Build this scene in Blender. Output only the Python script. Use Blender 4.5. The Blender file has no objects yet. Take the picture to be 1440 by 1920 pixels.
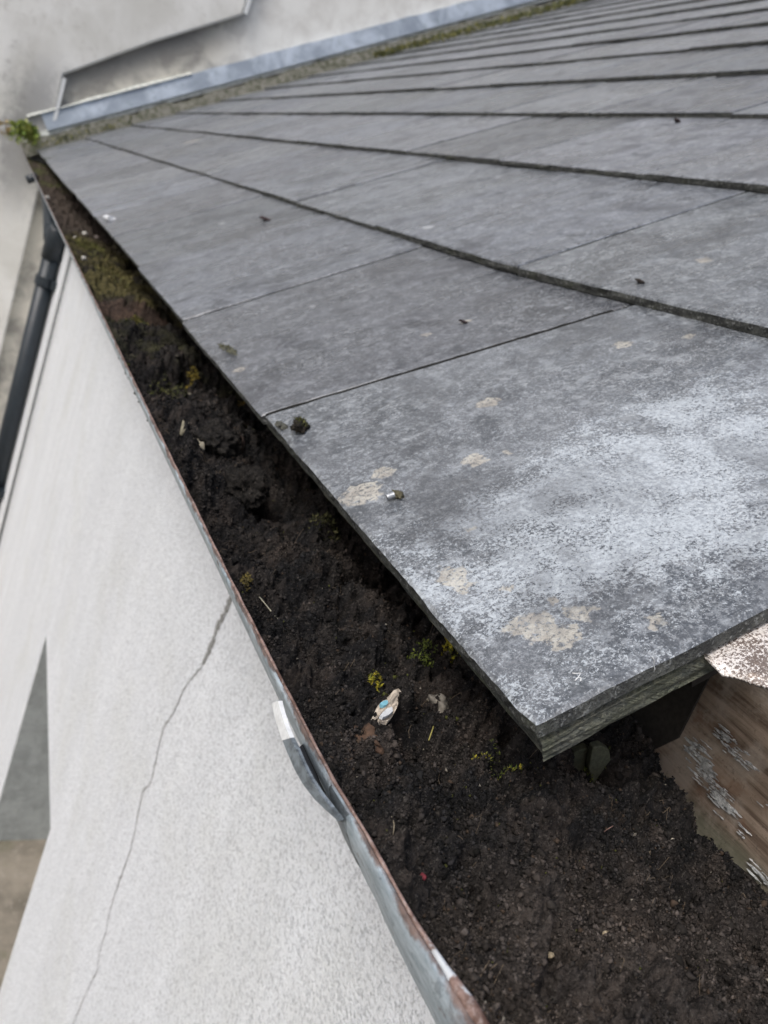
import bpy, math, random
import numpy as np
from mathutils import Vector, Matrix
random.seed(7); RNG = np.random.default_rng(11)
C = bpy.context.scene.collection

# ------------------------------------------------------------------ camera
# the camera is the origin: X to the right (up the roof), Y along the gutter, Z up; metres
RC = np.array([[0.8439394479618537, -0.3981397884159043, 0.3595148356521333],
               [0.1819931563284876, -0.41793928055434837, -0.8900591265861544],
               [0.5046233240977236, 0.8165852476317781, -0.28025672895884446]])
FPX = 1463.39; TH = math.radians(36.5276); CH = 0.2
GROUND = -1.85
cd = bpy.data.cameras.new('camera'); cam = bpy.data.objects.new('camera', cd); C.objects.link(cam)
r, d, f = RC
cam.matrix_world = Matrix(((r[0], -d[0], -f[0], 0), (r[1], -d[1], -f[1], 0), (r[2], -d[2], -f[2], 0), (0, 0, 0, 1)))
cd.sensor_fit = 'VERTICAL'; cd.sensor_height = 7.48; cd.lens = 7.48 * FPX / 1920
cd.clip_start = 0.01; cd.clip_end = 500
cd.dof.use_dof = True; cd.dof.focus_distance = 0.30; cd.dof.aperture_fstop = 3.6
bpy.context.scene.camera = cam
# ------------------------------------------------------------------ light
SUN_EL, SUN_AZ = math.radians(48), math.radians(-118)     # azimuth from +Y towards +X
w = bpy.data.worlds.new('World'); bpy.context.scene.world = w; w.use_nodes = True
nt = w.node_tree; bg = nt.nodes['Background']
sky = nt.nodes.new('ShaderNodeTexSky'); sky.sky_type = 'NISHITA'; sky.sun_disc = False
sky.sun_elevation = SUN_EL; sky.sun_rotation = SUN_AZ; sky.air_density = 1.0; sky.dust_density = 4.0; sky.ozone_density = 1.0
hs = nt.nodes.new('ShaderNodeHueSaturation'); hs.inputs['Saturation'].default_value = 1.0
nt.links.new(sky.outputs[0], hs.inputs['Color']); nt.links.new(hs.outputs[0], bg.inputs[0]); bg.inputs[1].default_value = 0.13
sd = bpy.data.lights.new('sun', 'SUN'); sd.energy = 1.3; sd.angle = math.radians(14); sd.color = (.955, .975, 1)
so = bpy.data.objects.new('sun', sd); C.objects.link(so)
sv = Vector((math.sin(SUN_AZ) * math.cos(SUN_EL), math.cos(SUN_AZ) * math.cos(SUN_EL), math.sin(SUN_EL)))
so.rotation_euler = sv.to_track_quat('Z', 'Y').to_euler()
vs = bpy.context.scene.view_settings
vs.view_transform = 'Standard'; vs.look = 'None'; vs.exposure = 0.46; vs.gamma = 1

# ------------------------------------------------------------------ helpers
CT, ST = math.cos(TH), math.sin(TH)
UV_U = np.array([CT, 0, ST]); UV_N = np.array([-ST, 0, CT])
def rf(u, v, h=0.0):                       # roof coordinates (up the slope, along the eave, above the slates) to world
    return np.array([CT * u - ST * (CH * -1 + h) * 1.0, v, ST * u + CT * (-CH + h)]) if False else \
           np.array([CT * u + ST * CH - ST * h, v, ST * u - CT * CH + CT * h])
def ray(px, py): return RC.T @ np.array([px - 720., py - 960., FPX])
def onX(px, py, x): q = ray(px, py); return q * x / q[0]
def onZ(px, py, z): q = ray(px, py); return q * z / q[2]
def onY(px, py, y): q = ray(px, py); return q * y / q[1]
def onR(px, py, h=0.0):
    q = ray(px, py); k = -(CH - h) / (UV_N @ q); P = q * k; return float(P @ UV_U), float(P[1])

def _h(ix, iy, iz, s):
    n = (ix * 374761393 + iy * 668265263 + iz * 2147483647 + s * 974634777) & 0xffffffff
    n = ((n ^ (n >> 13)) * 1274126177) & 0xffffffff
    n = ((n ^ (n >> 16)) * 2246822519) & 0xffffffff
    return ((n ^ (n >> 15)) & 0xffffff) / float(0xffffff)
def vnoise(x, y, s=0):
    x = np.asarray(x, float); y = np.asarray(y, float)
    ix = np.floor(x).astype(np.int64); iy = np.floor(y).astype(np.int64)
    fx = x - ix; fy = y - iy; fx = fx * fx * fx * (fx * (fx * 6 - 15) + 10); fy = fy * fy * fy * (fy * (fy * 6 - 15) + 10)
    z = np.zeros_like(ix)
    def g(a, b): return _h(a + 5000, b + 5000, z, s)
    return ((g(ix, iy) * (1 - fx) + g(ix + 1, iy) * fx) * (1 - fy) + (g(ix, iy + 1) * (1 - fx) + g(ix + 1, iy + 1) * fx) * fy) * 2 - 1
def fbm(x, y, o=4, s=0, rg=.5):
    a = 1.0; t = 0
    for k in range(o):
        c, sn = math.cos(k * 1.1), math.sin(k * 1.1)
        t = t + a * vnoise(x * c - y * sn, x * sn + y * c, s + k * 17); x = x * 2.03; y = y * 2.03; a *= rg
    return t

def setp(o, label=None, cat=None, group=None, kind=None):
    if label: o['label'] = label
    if cat: o['category'] = cat
    if group: o['group'] = group
    if kind: o['kind'] = kind
    return o
def empty(name, loc, label, cat, group=None):
    o = bpy.data.objects.new(name, None); C.objects.link(o); o.location = loc; o.empty_display_size = .05
    return setp(o, label, cat, group)
def link(name, me, mats, parent=None, smooth=True):
    o = bpy.data.objects.new(name, me); C.objects.link(o)
    for m in (mats if isinstance(mats, (list, tuple)) else [mats]): me.materials.append(m)
    if smooth: me.polygons.foreach_set('use_smooth', [True] * len(me.polygons))
    if parent:
        o.parent = parent
        p = Vector((0, 0, 0)); q = parent
        while q: p += q.location; q = q.parent
        me.transform(Matrix.Translation(-p))
    else:
        n = len(me.vertices); co = np.empty(n * 3); me.vertices.foreach_get('co', co); co = co.reshape(-1, 3)
        c = Vector(((co[:, 0].min() + co[:, 0].max()) / 2, (co[:, 1].min() + co[:, 1].max()) / 2, co[:, 2].min()))
        me.transform(Matrix.Translation(-c)); o.location = c
    return o
def mesh(name, V, F, mats, parent=None, smooth=False, mi=None, uv=None, col=None):
    me = bpy.data.meshes.new(name)
    V = np.asarray(V, float)
    if isinstance(F, np.ndarray):
        k = F.shape[1]; me.vertices.add(len(V)); me.vertices.foreach_set('co', V.ravel())
        me.loops.add(F.size); me.loops.foreach_set('vertex_index', F.ravel().astype(np.int32))
        me.polygons.add(len(F)); me.polygons.foreach_set('loop_start', np.arange(0, F.size, k, dtype=np.int32))
        me.update(calc_edges=True)
    else:
        me.from_pydata([tuple(v) for v in V], [], [tuple(x) for x in F]); me.update()
    if mi is not None: me.polygons.foreach_set('material_index', np.asarray(mi, dtype=np.int32))
    if uv is not None:
        l = me.uv_layers.new(name='UVMap'); li = np.empty(len(me.loops), dtype=np.int32); me.loops.foreach_get('vertex_index', li)
        l.data.foreach_set('uv', np.asarray(uv, float)[li].ravel())
    if col is not None:
        a = me.color_attributes.new('tint', 'FLOAT_COLOR', 'POINT'); c4 = np.ones((len(V), 4)); c4[:, :3] = col; a.data.foreach_set('color', c4.ravel())
    return link(name, me, mats, parent, smooth)
class MB:
    def __init__(s): s.V = []; s.F = []; s.M = []
    def add(s, V, F, m=0):
        b = len(s.V); s.V += [tuple(v) for v in V]; s.F += [tuple(i + b for i in f) for f in F]; s.M += [m] * len(F)
    def box(s, x0, y0, z0, x1, y1, z1, m=0):
        s.add([(x0, y0, z0), (x1, y0, z0), (x1, y1, z0), (x0, y1, z0), (x0, y0, z1), (x1, y0, z1), (x1, y1, z1), (x0, y1, z1)],
              [(3, 2, 1, 0), (4, 5, 6, 7), (0, 1, 5, 4), (1, 2, 6, 5), (2, 3, 7, 6), (3, 0, 4, 7)], m)
    def tube(s, pts, rad, n=10, m=0, cap=True):
        pts = [np.asarray(p, float) for p in pts]; k = len(pts)
        if not hasattr(rad, '__len__'): rad = [rad] * k
        V = []; up = None
        for i, p in enumerate(pts):
            t = pts[min(i + 1, k - 1)] - pts[max(i - 1, 0)]; t = t / (np.linalg.norm(t) + 1e-12)
            if up is None: up = np.array([0, 0, 1.]) if abs(t[2]) < .9 else np.array([1., 0, 0])
            a = np.cross(t, up); a /= np.linalg.norm(a); up = np.cross(a, t)
            for j in range(n):
                q = 2 * math.pi * j / n; V.append(p + rad[i] * (math.cos(q) * a + math.sin(q) * up))
        F = [(i * n + j, i * n + (j + 1) % n, (i + 1) * n + (j + 1) % n, (i + 1) * n + j) for i in range(k - 1) for j in range(n)]
        if cap: F += [tuple(range(n))[::-1], tuple((k - 1) * n + j for j in range(n))]
        s.add(V, F, m)
    def build(s, name, mats, parent=None, smooth=False): return mesh(name, s.V, s.F, mats, parent, smooth, s.M)
def bevel(o, wd, seg=2, ang=40):
    b = o.modifiers.new('bevel', 'BEVEL'); b.width = wd; b.segments = seg; b.limit_method = 'ANGLE'; b.angle_limit = math.radians(ang); return o

# ------------------------------------------------------------------ materials
class NT:
    def __init__(s, name, rough=.8, base=(.5, .5, .5), metal=0, spec=.5):
        s.m = bpy.data.materials.new(name); s.m.use_nodes = True; s.t = s.m.node_tree; s.b = s.t.nodes['Principled BSDF']
        s.b.inputs['Roughness'].default_value = rough; s.b.inputs['Base Color'].default_value = (*base, 1)
        s.b.inputs['Metallic'].default_value = metal; s.b.inputs['Specular IOR Level'].default_value = spec
    def n(s, typ, **k):
        q = s.t.nodes.new(typ)
        for a, b in k.items(): setattr(q, a, b)
        return q
    def l(s, a, b): s.t.links.new(a, b)
    def val(s, v, sock):
        if isinstance(v, (int, float)): sock.default_value = v
        elif isinstance(v, tuple): sock.default_value = v if len(v) != 3 or sock.type != 'RGBA' else (*v, 1)
        else: s.l(v, sock)
    def math(s, op, a, b=0.0, c=0.0, clamp=False):
        q = s.n('ShaderNodeMath', operation=op, use_clamp=clamp); s.val(a, q.inputs[0]); s.val(b, q.inputs[1]); s.val(c, q.inputs[2]); return q.outputs[0]
    def mix(s, fac, a, b, mode='MIX'):
        q = s.n('ShaderNodeMix', data_type='RGBA', blend_type=mode); s.val(fac, q.inputs[0]); s.val(a, q.inputs[6]); s.val(b, q.inputs[7]); return q.outputs[2]
    def co(s, kind='Object', scale=(1, 1, 1)):
        if kind == 'UV': a = s.n('ShaderNodeUVMap').outputs[0]
        else: a = s.n('ShaderNodeNewGeometry').outputs['Position'] if kind == 'World' else s.n('ShaderNodeTexCoord').outputs[kind]
        if scale != (1, 1, 1):
            q = s.n('ShaderNodeMapping'); s.l(a, q.inputs[0]); q.inputs['Scale'].default_value = scale; a = q.outputs[0]
        return a
    def noise(s, co, scale, det=4, rough=.6, dist=0):
        q = s.n('ShaderNodeTexNoise'); s.l(co, q.inputs['Vector']); q.inputs['Scale'].default_value = scale
        q.inputs['Detail'].default_value = det; q.inputs['Roughness'].default_value = rough; q.inputs['Distortion'].default_value = dist; return q.outputs['Fac']
    def voro(s, co, scale, feat='F1'):
        q = s.n('ShaderNodeTexVoronoi', feature=feat); s.l(co, q.inputs['Vector']); q.inputs['Scale'].default_value = scale; return q.outputs[0]
    def ramp(s, v, a, b, lo=0.0, hi=1.0):
        q = s.n('ShaderNodeMapRange', clamp=True, interpolation_type='SMOOTHSTEP'); s.val(v, q.inputs[0])
        for i, x in enumerate((a, b, lo, hi)): q.inputs[i + 1].default_value = x
        return q.outputs[0]
    def bump(s, h, st=.5, dist=.002, prev=None):
        q = s.n('ShaderNodeBump'); s.l(h, q.inputs['Height']); q.inputs['Strength'].default_value = st; q.inputs['Distance'].default_value = dist
        if prev is not None: s.l(prev, q.inputs['Normal'])
        s.l(q.outputs[0], s.b.inputs['Normal']); return q.outputs[0]
    def color(s, v): s.val(v, s.b.inputs['Base Color'])
    def rough(s, v): s.val(v, s.b.inputs['Roughness'])

TAN = [(.090, .337, .0105), (.081, .336, .005), (.107, .347, .0065), (.150, .325, .006), (.094, .246, .0075), (.094, .236, .004), (.103, .199, .0095), (.108, .188, .007),
       (.121, .193, .0058), (.117, .205, .0036), (.107, .223, .002), (.116, .271, .0032), (.191, .381, .0075), (.167, .321, .003), (.298, .392, .006), (.140, .174, .0035),
       (.253, .521, .005), (.504, 2.776, .03), (.426, .461, .006), (.33, .37, .004), (.22, .52, .004), (.086, .58, .006)]
def m_slate(name, top=True):
    s = NT(name, .5, spec=.5)
    uv = s.co('UV')
    sep = s.n('ShaderNodeSeparateXYZ'); s.l(uv, sep.inputs[0]); U, V = sep.outputs[0], sep.outputs[1]
    st = s.n('ShaderNodeMapping'); s.l(uv, st.inputs[0]); st.inputs['Scale'].default_value = (5, 42, 1)
    streak = s.noise(st.outputs[0], 1, 5, .65, .3)
    big = s.noise(uv, 7, 5, .6, .3); mid = s.noise(uv, 45, 5, .65)
    fine = s.noise(uv, 620, 3, .7); fine2 = s.noise(uv, 1500, 2, .6)
    base = s.mix(s.ramp(big, .3, .7), (.060, .066, .075), (.128, .137, .150))
    far = s.ramp(V, .35, 1.4, .22, 1.0)
    base = s.mix(s.math('MULTIPLY', s.math('MULTIPLY', s.ramp(streak, .46, .66), .62), far), base, (.27, .278, .305))
    base = s.mix(s.math('MULTIPLY', s.math('MULTIPLY', s.ramp(streak, .48, .32), .70), far), base, (.066, .069, .080))
    base = s.mix(s.math('MULTIPLY', s.ramp(mid, .52, .72), .35), base, (.25, .256, .278))
    gr = s.noise(uv, 420, 4, .8); gr2 = s.noise(uv, 1000, 2, .7)
    base = s.mix(s.math('MULTIPLY', s.ramp(gr, .50, .58), .52), base, (.30, .315, .34))
    base = s.mix(s.math('MULTIPLY', s.ramp(gr2, .50, .41), .62), base, (.05, .053, .06))
    base = s.mix(s.math('MULTIPLY', s.ramp(s.noise(uv, 110, 5, .75), .54, .66), .30), base, (.30, .31, .33))
    m2 = s.noise(uv, 62, 6, .8, .2); m3 = s.noise(uv, 24, 6, .75, .4)
    base = s.mix(s.math('MULTIPLY', s.ramp(m2, .51, .60), .62), base, (.24, .255, .275))
    base = s.mix(s.math('MULTIPLY', s.ramp(m3, .48, .38), .70), base, (.045, .049, .056))
    base = s.mix(s.math('MULTIPLY', s.ramp(s.noise(uv, 170, 4, .85), .54, .62), .58), base, (.32, .335, .355))
    base = s.mix(s.math('MULTIPLY', s.ramp(s.noise(uv, 130, 5, .85, .3), .44, .36), .60), base, (.040, .042, .048))
    # frosted bloom of pale crustose lichen, densest on the corner slate, breaking up into specks
    du = s.math('DIVIDE', s.math('SUBTRACT', U, .205), .17); dv = s.math('DIVIDE', s.math('SUBTRACT', V, s.math('MULTIPLY_ADD', U, .12, .225)), .078)
    rad = s.math('SQRT', s.math('ADD', s.math('MULTIPLY', du, du), s.math('MULTIPLY', dv, dv)))
    rad = s.math('ADD', rad, s.math('MULTIPLY', s.math('SUBTRACT', s.noise(uv, 24, 7, .78, .5), .5), 2.6))
    bloom = s.ramp(rad, 1.15, .35)
    near = s.ramp(V, .75, .16)
    base = s.mix(s.math('MULTIPLY', s.math('MULTIPLY', s.ramp(rad, 1.15, .3), s.ramp(gr, .42, .54)), .34), base, (.34, .37, .41))
    cover = s.math('ADD', s.math('MULTIPLY', bloom, .158), s.math('MULTIPLY', s.math('MULTIPLY', near, s.ramp(mid, .30, .62)), .140))
    cover = s.math('ADD', cover, s.math('MULTIPLY', s.ramp(s.noise(uv, 18, 4, .7), .5, .75), .05))
    spk = s.math('ADD', s.math('MULTIPLY', fine, .7), s.math('MULTIPLY', fine2, .3))
    thr = s.math('SUBTRACT', .672, cover)
    frost = s.ramp(s.math('SUBTRACT', spk, thr), 0.0, .035)
    base = s.mix(s.math('MULTIPLY', frost, .72), base, s.mix(s.ramp(gr, .4, .6), (.31, .335, .37), (.46, .495, .53)))
    # dark pin pricks
    base = s.mix(s.math('MULTIPLY', s.ramp(s.noise(uv, 300, 3, .7), .67, .72), .7), base, (.03, .031, .035))
    # round pale spots
    vr = s.n('ShaderNodeTexVoronoi'); s.l(uv, vr.inputs['Vector']); vr.inputs['Scale'].default_value = 22
    vsp = s.n('ShaderNodeSeparateColor'); s.l(vr.outputs['Color'], vsp.inputs[0])
    lim = s.math('MULTIPLY', s.ramp(vsp.outputs[0], .80, 1.0), .16)
    dw = s.math('ADD', vr.outputs['Distance'], s.math('MULTIPLY', s.math('SUBTRACT', s.noise(uv, 200, 3), .5), .16))
    base = s.mix(s.math('MULTIPLY', s.ramp(s.math('SUBTRACT', lim, dw), 0.0, .03), .55), base, (.45, .46, .47))
    # buff lichen rosettes
    wv = s.n('ShaderNodeTexNoise'); s.l(uv, wv.inputs['Vector']); wv.inputs['Scale'].default_value = 160; wv.inputs['Detail'].default_value = 4
    w2 = s.n('ShaderNodeVectorMath', operation='MULTIPLY_ADD'); s.l(wv.outputs['Color'], w2.inputs[0]); w2.inputs[1].default_value = (.015, .015, 0); s.l(uv, w2.inputs[2])
    w3 = s.n('ShaderNodeVectorMath', operation='SUBTRACT'); s.l(w2.outputs[0], w3.inputs[0]); w3.inputs[1].default_value = (.0075, .0075, 0)
    best = None
    for (a, b, rr) in TAN:
        q = s.n('ShaderNodeVectorMath', operation='DISTANCE'); s.l(w3.outputs[0], q.inputs[0]); q.inputs[1].default_value = (a, b, 0)
        e = s.math('SUBTRACT', rr, q.outputs['Value']); best = e if best is None else s.math('MAXIMUM', best, e)
    tan = s.math('MULTIPLY', s.ramp(best, -.0003, .0012), s.ramp(gr, .40, .50))
    base = s.mix(s.math('MULTIPLY', tan, .72), base, s.mix(s.ramp(mid, .4, .6), (.33, .30, .26), (.46, .43, .37)))
    at = s.n('ShaderNodeAttribute', attribute_name='tint')
    stain = s.ramp(s.noise(uv, 11, 6, .7, .6), .48, .64)
    base = s.mix(s.math('MULTIPLY', stain, .55), base, (.055, .057, .063))
    base = s.mix(1.0, base, at.outputs['Color'], 'MULTIPLY')
    s.color(base)
    s.rough(s.math('ADD', s.ramp(s.math('ADD', s.math('MULTIPLY', big, .5), s.math('MULTIPLY', streak, .5)), .38, .62, .20, .46), s.math('MULTIPLY', s.math('MAXIMUM', frost, tan), .25)))
    hgt = s.math('ADD', s.math('MULTIPLY', fine, .6), s.math('ADD', s.math('MULTIPLY', frost, .25), s.math('MULTIPLY', tan, .6)))
    n1 = s.bump(mid, .25, .0015); s.bump(hgt, .55, .0006, n1)
    return s.m
def m_edge():
    s = NT('slate_edge', .9); co = s.co('World')
    a = s.noise(co, 90, 5, .7); b = s.noise(co, 420, 4, .7)
    c = s.mix(s.ramp(a, .35, .65), (.030, .032, .031), (.105, .11, .10))
    c = s.mix(s.math('MULTIPLY', s.ramp(s.noise(co, 30, 4), .5, .7), .5), c, (.055, .062, .030))
    c = s.mix(s.math('MULTIPLY', s.ramp(b, .55, .64), .65), c, (.30, .31, .30))
    c = s.mix(s.math('MULTIPLY', s.ramp(s.noise(co, 800, 3, .7), .48, .38), .7), c, (.012, .012, .012))
    s.color(c); s.bump(b, 1.0, .002, s.bump(a, .6, .002)); return s.m
def m_lam():
    s = NT('laminated_slate', .75); co = s.co('World')
    mp = s.n('ShaderNodeMapping'); s.l(co, mp.inputs[0]); mp.inputs['Rotation'].default_value = (0, TH, 0); mp.inputs['Scale'].default_value = (14, 30, 260)
    a = s.noise(mp.outputs[0], 1, 5, .7, .6); b = s.noise(co, 350, 4, .7)
    c = s.mix(s.ramp(a, .36, .62), (.035, .040, .040), (.125, .128, .100))
    c = s.mix(s.math('MULTIPLY', s.ramp(b, .48, .66), .5), c, (.22, .22, .17))
    c = s.mix(s.math('MULTIPLY', s.ramp(s.noise(co, 700, 3, .7), .46, .36), .6), c, (.02, .02, .018))
    c = s.mix(s.math('MULTIPLY', s.ramp(s.noise(co, 40, 3), .5, .65), .4), c, (.07, .078, .035))
    s.color(c); s.bump(b, .9, .0014, s.bump(a, .9, .0025)); return s.m
def m_render(name, base, dark, spk=.75, warm=None, sz=1.0):
    s = NT(name, .92, spec=.2); co = s.co('World')
    st = s.n('ShaderNodeMapping'); s.l(co, st.inputs[0]); st.inputs['Scale'].default_value = (9, 9, .9)
    streak = s.noise(st.outputs[0], 1, 5, .6, .4); a = s.noise(co, 290 * sz, 4, .8); b = s.noise(co, 4, 5, .6); v = s.voro(co, 330 * sz)
    c = s.mix(s.ramp(streak, .32, .66), base, tuple(x * .92 for x in base))
    c = s.mix(s.math('MULTIPLY', s.ramp(b, .48, .72), .35), c, warm or tuple(x * y for x, y in zip(base, (.8, .79, .72))))
    c = s.mix(s.math('MULTIPLY', s.ramp(a, .50, .60), spk), c, dark)  # dark speckles: dirt plus tiny roughcast shadows put into the colour
    c = s.mix(s.math('MULTIPLY', s.ramp(s.noise(co, 170 * sz, 2, .5), .70, .76), .7), c, tuple(x * .6 for x in dark))
    s.color(c)
    s.bump(s.math('ADD', s.math('MULTIPLY', a, .8), s.math('MULTIPLY', v, -.5)), .75, .003, s.bump(s.noise(co, 12, 4), .25, .01)); return s.m
def m_farwall():
    s = NT('aged_render', .93, spec=.2); co = s.co('World')
    sep = s.n('ShaderNodeSeparateXYZ'); s.l(co, sep.inputs[0])
    st = s.n('ShaderNodeMapping'); s.l(co, st.inputs[0]); st.inputs['Scale'].default_value = (5, 5, .8)
    a = s.noise(st.outputs[0], 1, 5, .62, .4); b = s.noise(co, 3.2, 6, .6, .3); g = s.noise(co, 26, 5, .7)
    c = s.mix(s.ramp(b, .35, .68), (.70, .70, .675), (.56, .555, .52))
    c = s.mix(s.math('MULTIPLY', s.ramp(a, .5, .72), .35), c, (.42, .41, .38))
    c = s.mix(s.math('MULTIPLY', s.ramp(g, .55, .7), .25), c, (.28, .26, .23))
    # run-off stain round the roof's foot
    dx = s.math('DIVIDE', s.math('ADD', s.math('SUBTRACT', sep.outputs[0], .12), s.math('MULTIPLY', s.math('SUBTRACT', g, .5), .3)), .17)
    dz = s.math('DIVIDE', s.math('ADD', sep.outputs[2], .05), .42)
    rr = s.math('SQRT', s.math('ADD', s.math('MULTIPLY', dx, dx), s.math('MULTIPLY', dz, dz)))
    c = s.mix(s.math('MULTIPLY', s.ramp(s.math('ADD', rr, s.math('MULTIPLY', s.math('SUBTRACT', b, .5), 1.2)), 1.25, .35), .62), c, (.13, .13, .135))
    s.color(c); s.bump(g, .3, .006); return s.m
def m_panel():
    s = NT('dirty_render', .93, spec=.2); co = s.co('World')
    sep = s.n('ShaderNodeSeparateXYZ'); s.l(co, sep.inputs[0])
    a = s.noise(co, 7, 6, .65, .3); g = s.noise(co, 40, 5, .7)
    c = s.mix(s.ramp(a, .38, .66), (.56, .54, .48), (.30, .29, .265))
    # darker band just under the step of the thicker coat
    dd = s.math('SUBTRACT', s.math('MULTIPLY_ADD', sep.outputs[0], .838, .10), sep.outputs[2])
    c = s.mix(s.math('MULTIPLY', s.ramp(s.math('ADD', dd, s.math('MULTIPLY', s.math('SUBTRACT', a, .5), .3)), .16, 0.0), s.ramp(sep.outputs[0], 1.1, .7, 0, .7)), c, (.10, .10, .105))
    c = s.mix(s.ramp(sep.outputs[0], .85, 1.15), c, s.mix(s.ramp(a, .35, .68), (.72, .72, .69), (.58, .57, .54)))
    s.color(c); s.bump(g, .3, .004); return s.m
def m_soil():
    s = NT('soil', .95, spec=.12); co = s.co('World'); sep = s.n('ShaderNodeSeparateXYZ'); s.l(co, sep.inputs[0])
    at = s.n('ShaderNodeAttribute', attribute_name='tint')
    a = s.noise(co, 40, 5, .7); b = s.noise(co, 300, 4, .75); g = s.noise(co, 700, 3, .7)
    c = s.mix(s.ramp(b, .38, .60, .35, 1.0), (.002, .002, .002), at.outputs['Color'])
    c = s.mix(s.math('MULTIPLY', s.ramp(g, .56, .66), .5), c, (.095, .086, .076))
    c = s.mix(s.math('MULTIPLY', s.ramp(a, .56, .72), .3), c, (.050, .036, .026))
    s.color(c); s.bump(g, .9, .0012, s.bump(b, .9, .002)); return s.m
def m_tint(name, rough=.85, bump=True, spec=.3, var=.35):
    s = NT(name, rough, spec=spec); co = s.co('World'); at = s.n('ShaderNodeAttribute', attribute_name='tint')
    b = s.noise(co, 500, 3, .7)
    s.color(s.mix(s.ramp(b, .35, .65, var, 0.0), at.outputs['Color'], (.01, .01, .008)))
    if bump: s.bump(b, .6, .0008)
    return s.m
def m_zinc():
    s = NT('galvanised_steel', .48, metal=.35, spec=.5); co = s.co('World')
    mp = s.n('ShaderNodeMapping'); s.l(co, mp.inputs[0]); mp.inputs['Scale'].default_value = (220, 70, 220)
    a = s.noise(co, 34, 6, .7); b = s.noise(mp.outputs[0], 1, 4, .7); g = s.noise(co, 160, 4, .7)
    sep = s.n('ShaderNodeSeparateXYZ'); s.l(co, sep.inputs[0])
    c = s.mix(s.ramp(b, .36, .66), (.27, .33, .37), (.44, .51, .56))
    c = s.mix(s.math('MULTIPLY', s.ramp(g, .56, .66), .5), c, (.10, .12, .135))
    c = s.mix(s.math('MULTIPLY', s.ramp(s.noise(co, 75, 5, .75), .60, .66), .65), c, (.11, .06, .042))
    # rust creeping down from the lip and all over the nearest end
    top = s.ramp(s.math('ADD', sep.outputs[2], s.math('MULTIPLY', s.math('SUBTRACT', a, .5), .012)), -.1518, -.1498)
    end = s.ramp(s.math('ADD', sep.outputs[1], s.math('MULTIPLY', s.math('SUBTRACT', a, .5), .05)), .1, .088)
    rust = s.mix(s.ramp(g, .35, .65), (.060, .032, .022), (.17, .105, .08))
    c = s.mix(s.math('MULTIPLY', s.math('MAXIMUM', top, end), .9), c, rust)
    s.color(c); s.rough(s.ramp(a, .3, .7, .40, .65)); s.bump(g, .35, .0006, s.bump(a, .3, .002)); return s.m
def m_rust(name='rusty_lip', pale=.35):
    s = NT(name, .6, spec=.5); co = s.co('World'); a = s.noise(co, 110, 5, .7); b = s.noise(co, 420, 4, .7)
    sep = s.n('ShaderNodeSeparateXYZ'); s.l(co, sep.inputs[0])
    c = s.mix(s.ramp(a, .38, .62), (.085, .045, .032), (.25, .17, .145))
    c = s.mix(s.math('MULTIPLY', s.ramp(b, .52, .66), pale), c, (.42, .36, .34))
    flk = s.math('MULTIPLY', s.ramp(sep.outputs[1], .118, .105), s.ramp(s.noise(co, 90, 4, .7), .47, .55))
    c = s.mix(flk, c, (.50, .53, .55))
    s.color(c); s.bump(b, .6, .0006); return s.m
def m_lead():
    s = NT('lead_sheet', .38, metal=.3, spec=.6); co = s.co('World'); a = s.noise(co, 6, 5, .6, .5); b = s.noise(co, 30, 4, .6)
    c = s.mix(s.ramp(a, .35, .65), (.25, .285, .325), (.45, .50, .555)); c = s.mix(s.math('MULTIPLY', s.ramp(b, .58, .7), .5), c, (.20, .24, .24))
    s.color(c); s.bump(a, .25, .02); return s.m
def m_wood():
    s = NT('weathered_board', .7, spec=.35); co = s.co('World')
    mp = s.n('ShaderNodeMapping'); s.l(co, mp.inputs[0]); mp.inputs['Scale'].default_value = (60, 9, 170)
    g = s.noise(mp.outputs[0], 1, 5, .7, .5); a = s.noise(co, 42, 5, .65); f2 = s.noise(co, 420, 4, .7)
    sep = s.n('ShaderNodeSeparateXYZ'); s.l(co, sep.inputs[0])
    c = s.mix(s.ramp(g, .34, .66), (.085, .058, .040), (.27, .21, .16))
    c = s.mix(s.math('MULTIPLY', s.ramp(a, .42, .62), .65), c, (.37, .325, .275))
    c = s.mix(s.math('MULTIPLY', s.ramp(s.noise(co, 70, 4, .6), .55, .68), .5), c, (.16, .085, .05))
    c = s.mix(s.math('MULTIPLY', s.ramp(s.math('ADD', sep.outputs[2], s.math('MULTIPLY', s.math('SUBTRACT', a, .5), .02)), -.166, -.176), .7), c, (.10, .11, .075))
    c = s.mix(s.math('MULTIPLY', s.ramp(f2, .6, .68), .4), c, (.03, .025, .02))
    s.color(c); s.bump(f2, .4, .0006, s.bump(g, .5, .0012)); return s.m
def m_sheet():
    s = NT('flaking_painted_sheet', .36, spec=.6, metal=.15); co = s.co('UV')
    a = s.noise(co, 45, 5, .7); b = s.noise(co, 900, 3, .75); g = s.noise(co, 120, 4, .7)
    k = s.ramp(s.math('ADD', s.math('MULTIPLY', b, .65), s.math('MULTIPLY', a, .4)), .555, .515)
    c = s.mix(k, (.17, .135, .115), (.74, .70, .66)); c = s.mix(s.math('MULTIPLY', s.ramp(g, .6, .72), .4), c, (.38, .28, .2))
    s.color(c); s.bump(b, .5, .0006, s.bump(g, .4, .003)); return s.m
def m_plain(name, col, rough=.7, spec=.4, sc=200, var=.3, metal=0, dark=None):
    s = NT(name, rough, spec=spec, metal=metal); co = s.co('World'); a = s.noise(co, sc, 5, .7)
    s.color(s.mix(s.ramp(a, .35, .68), col, dark or tuple(x * (1 - var) for x in col))); s.bump(a, .3, .3 / sc); return s.m
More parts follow.
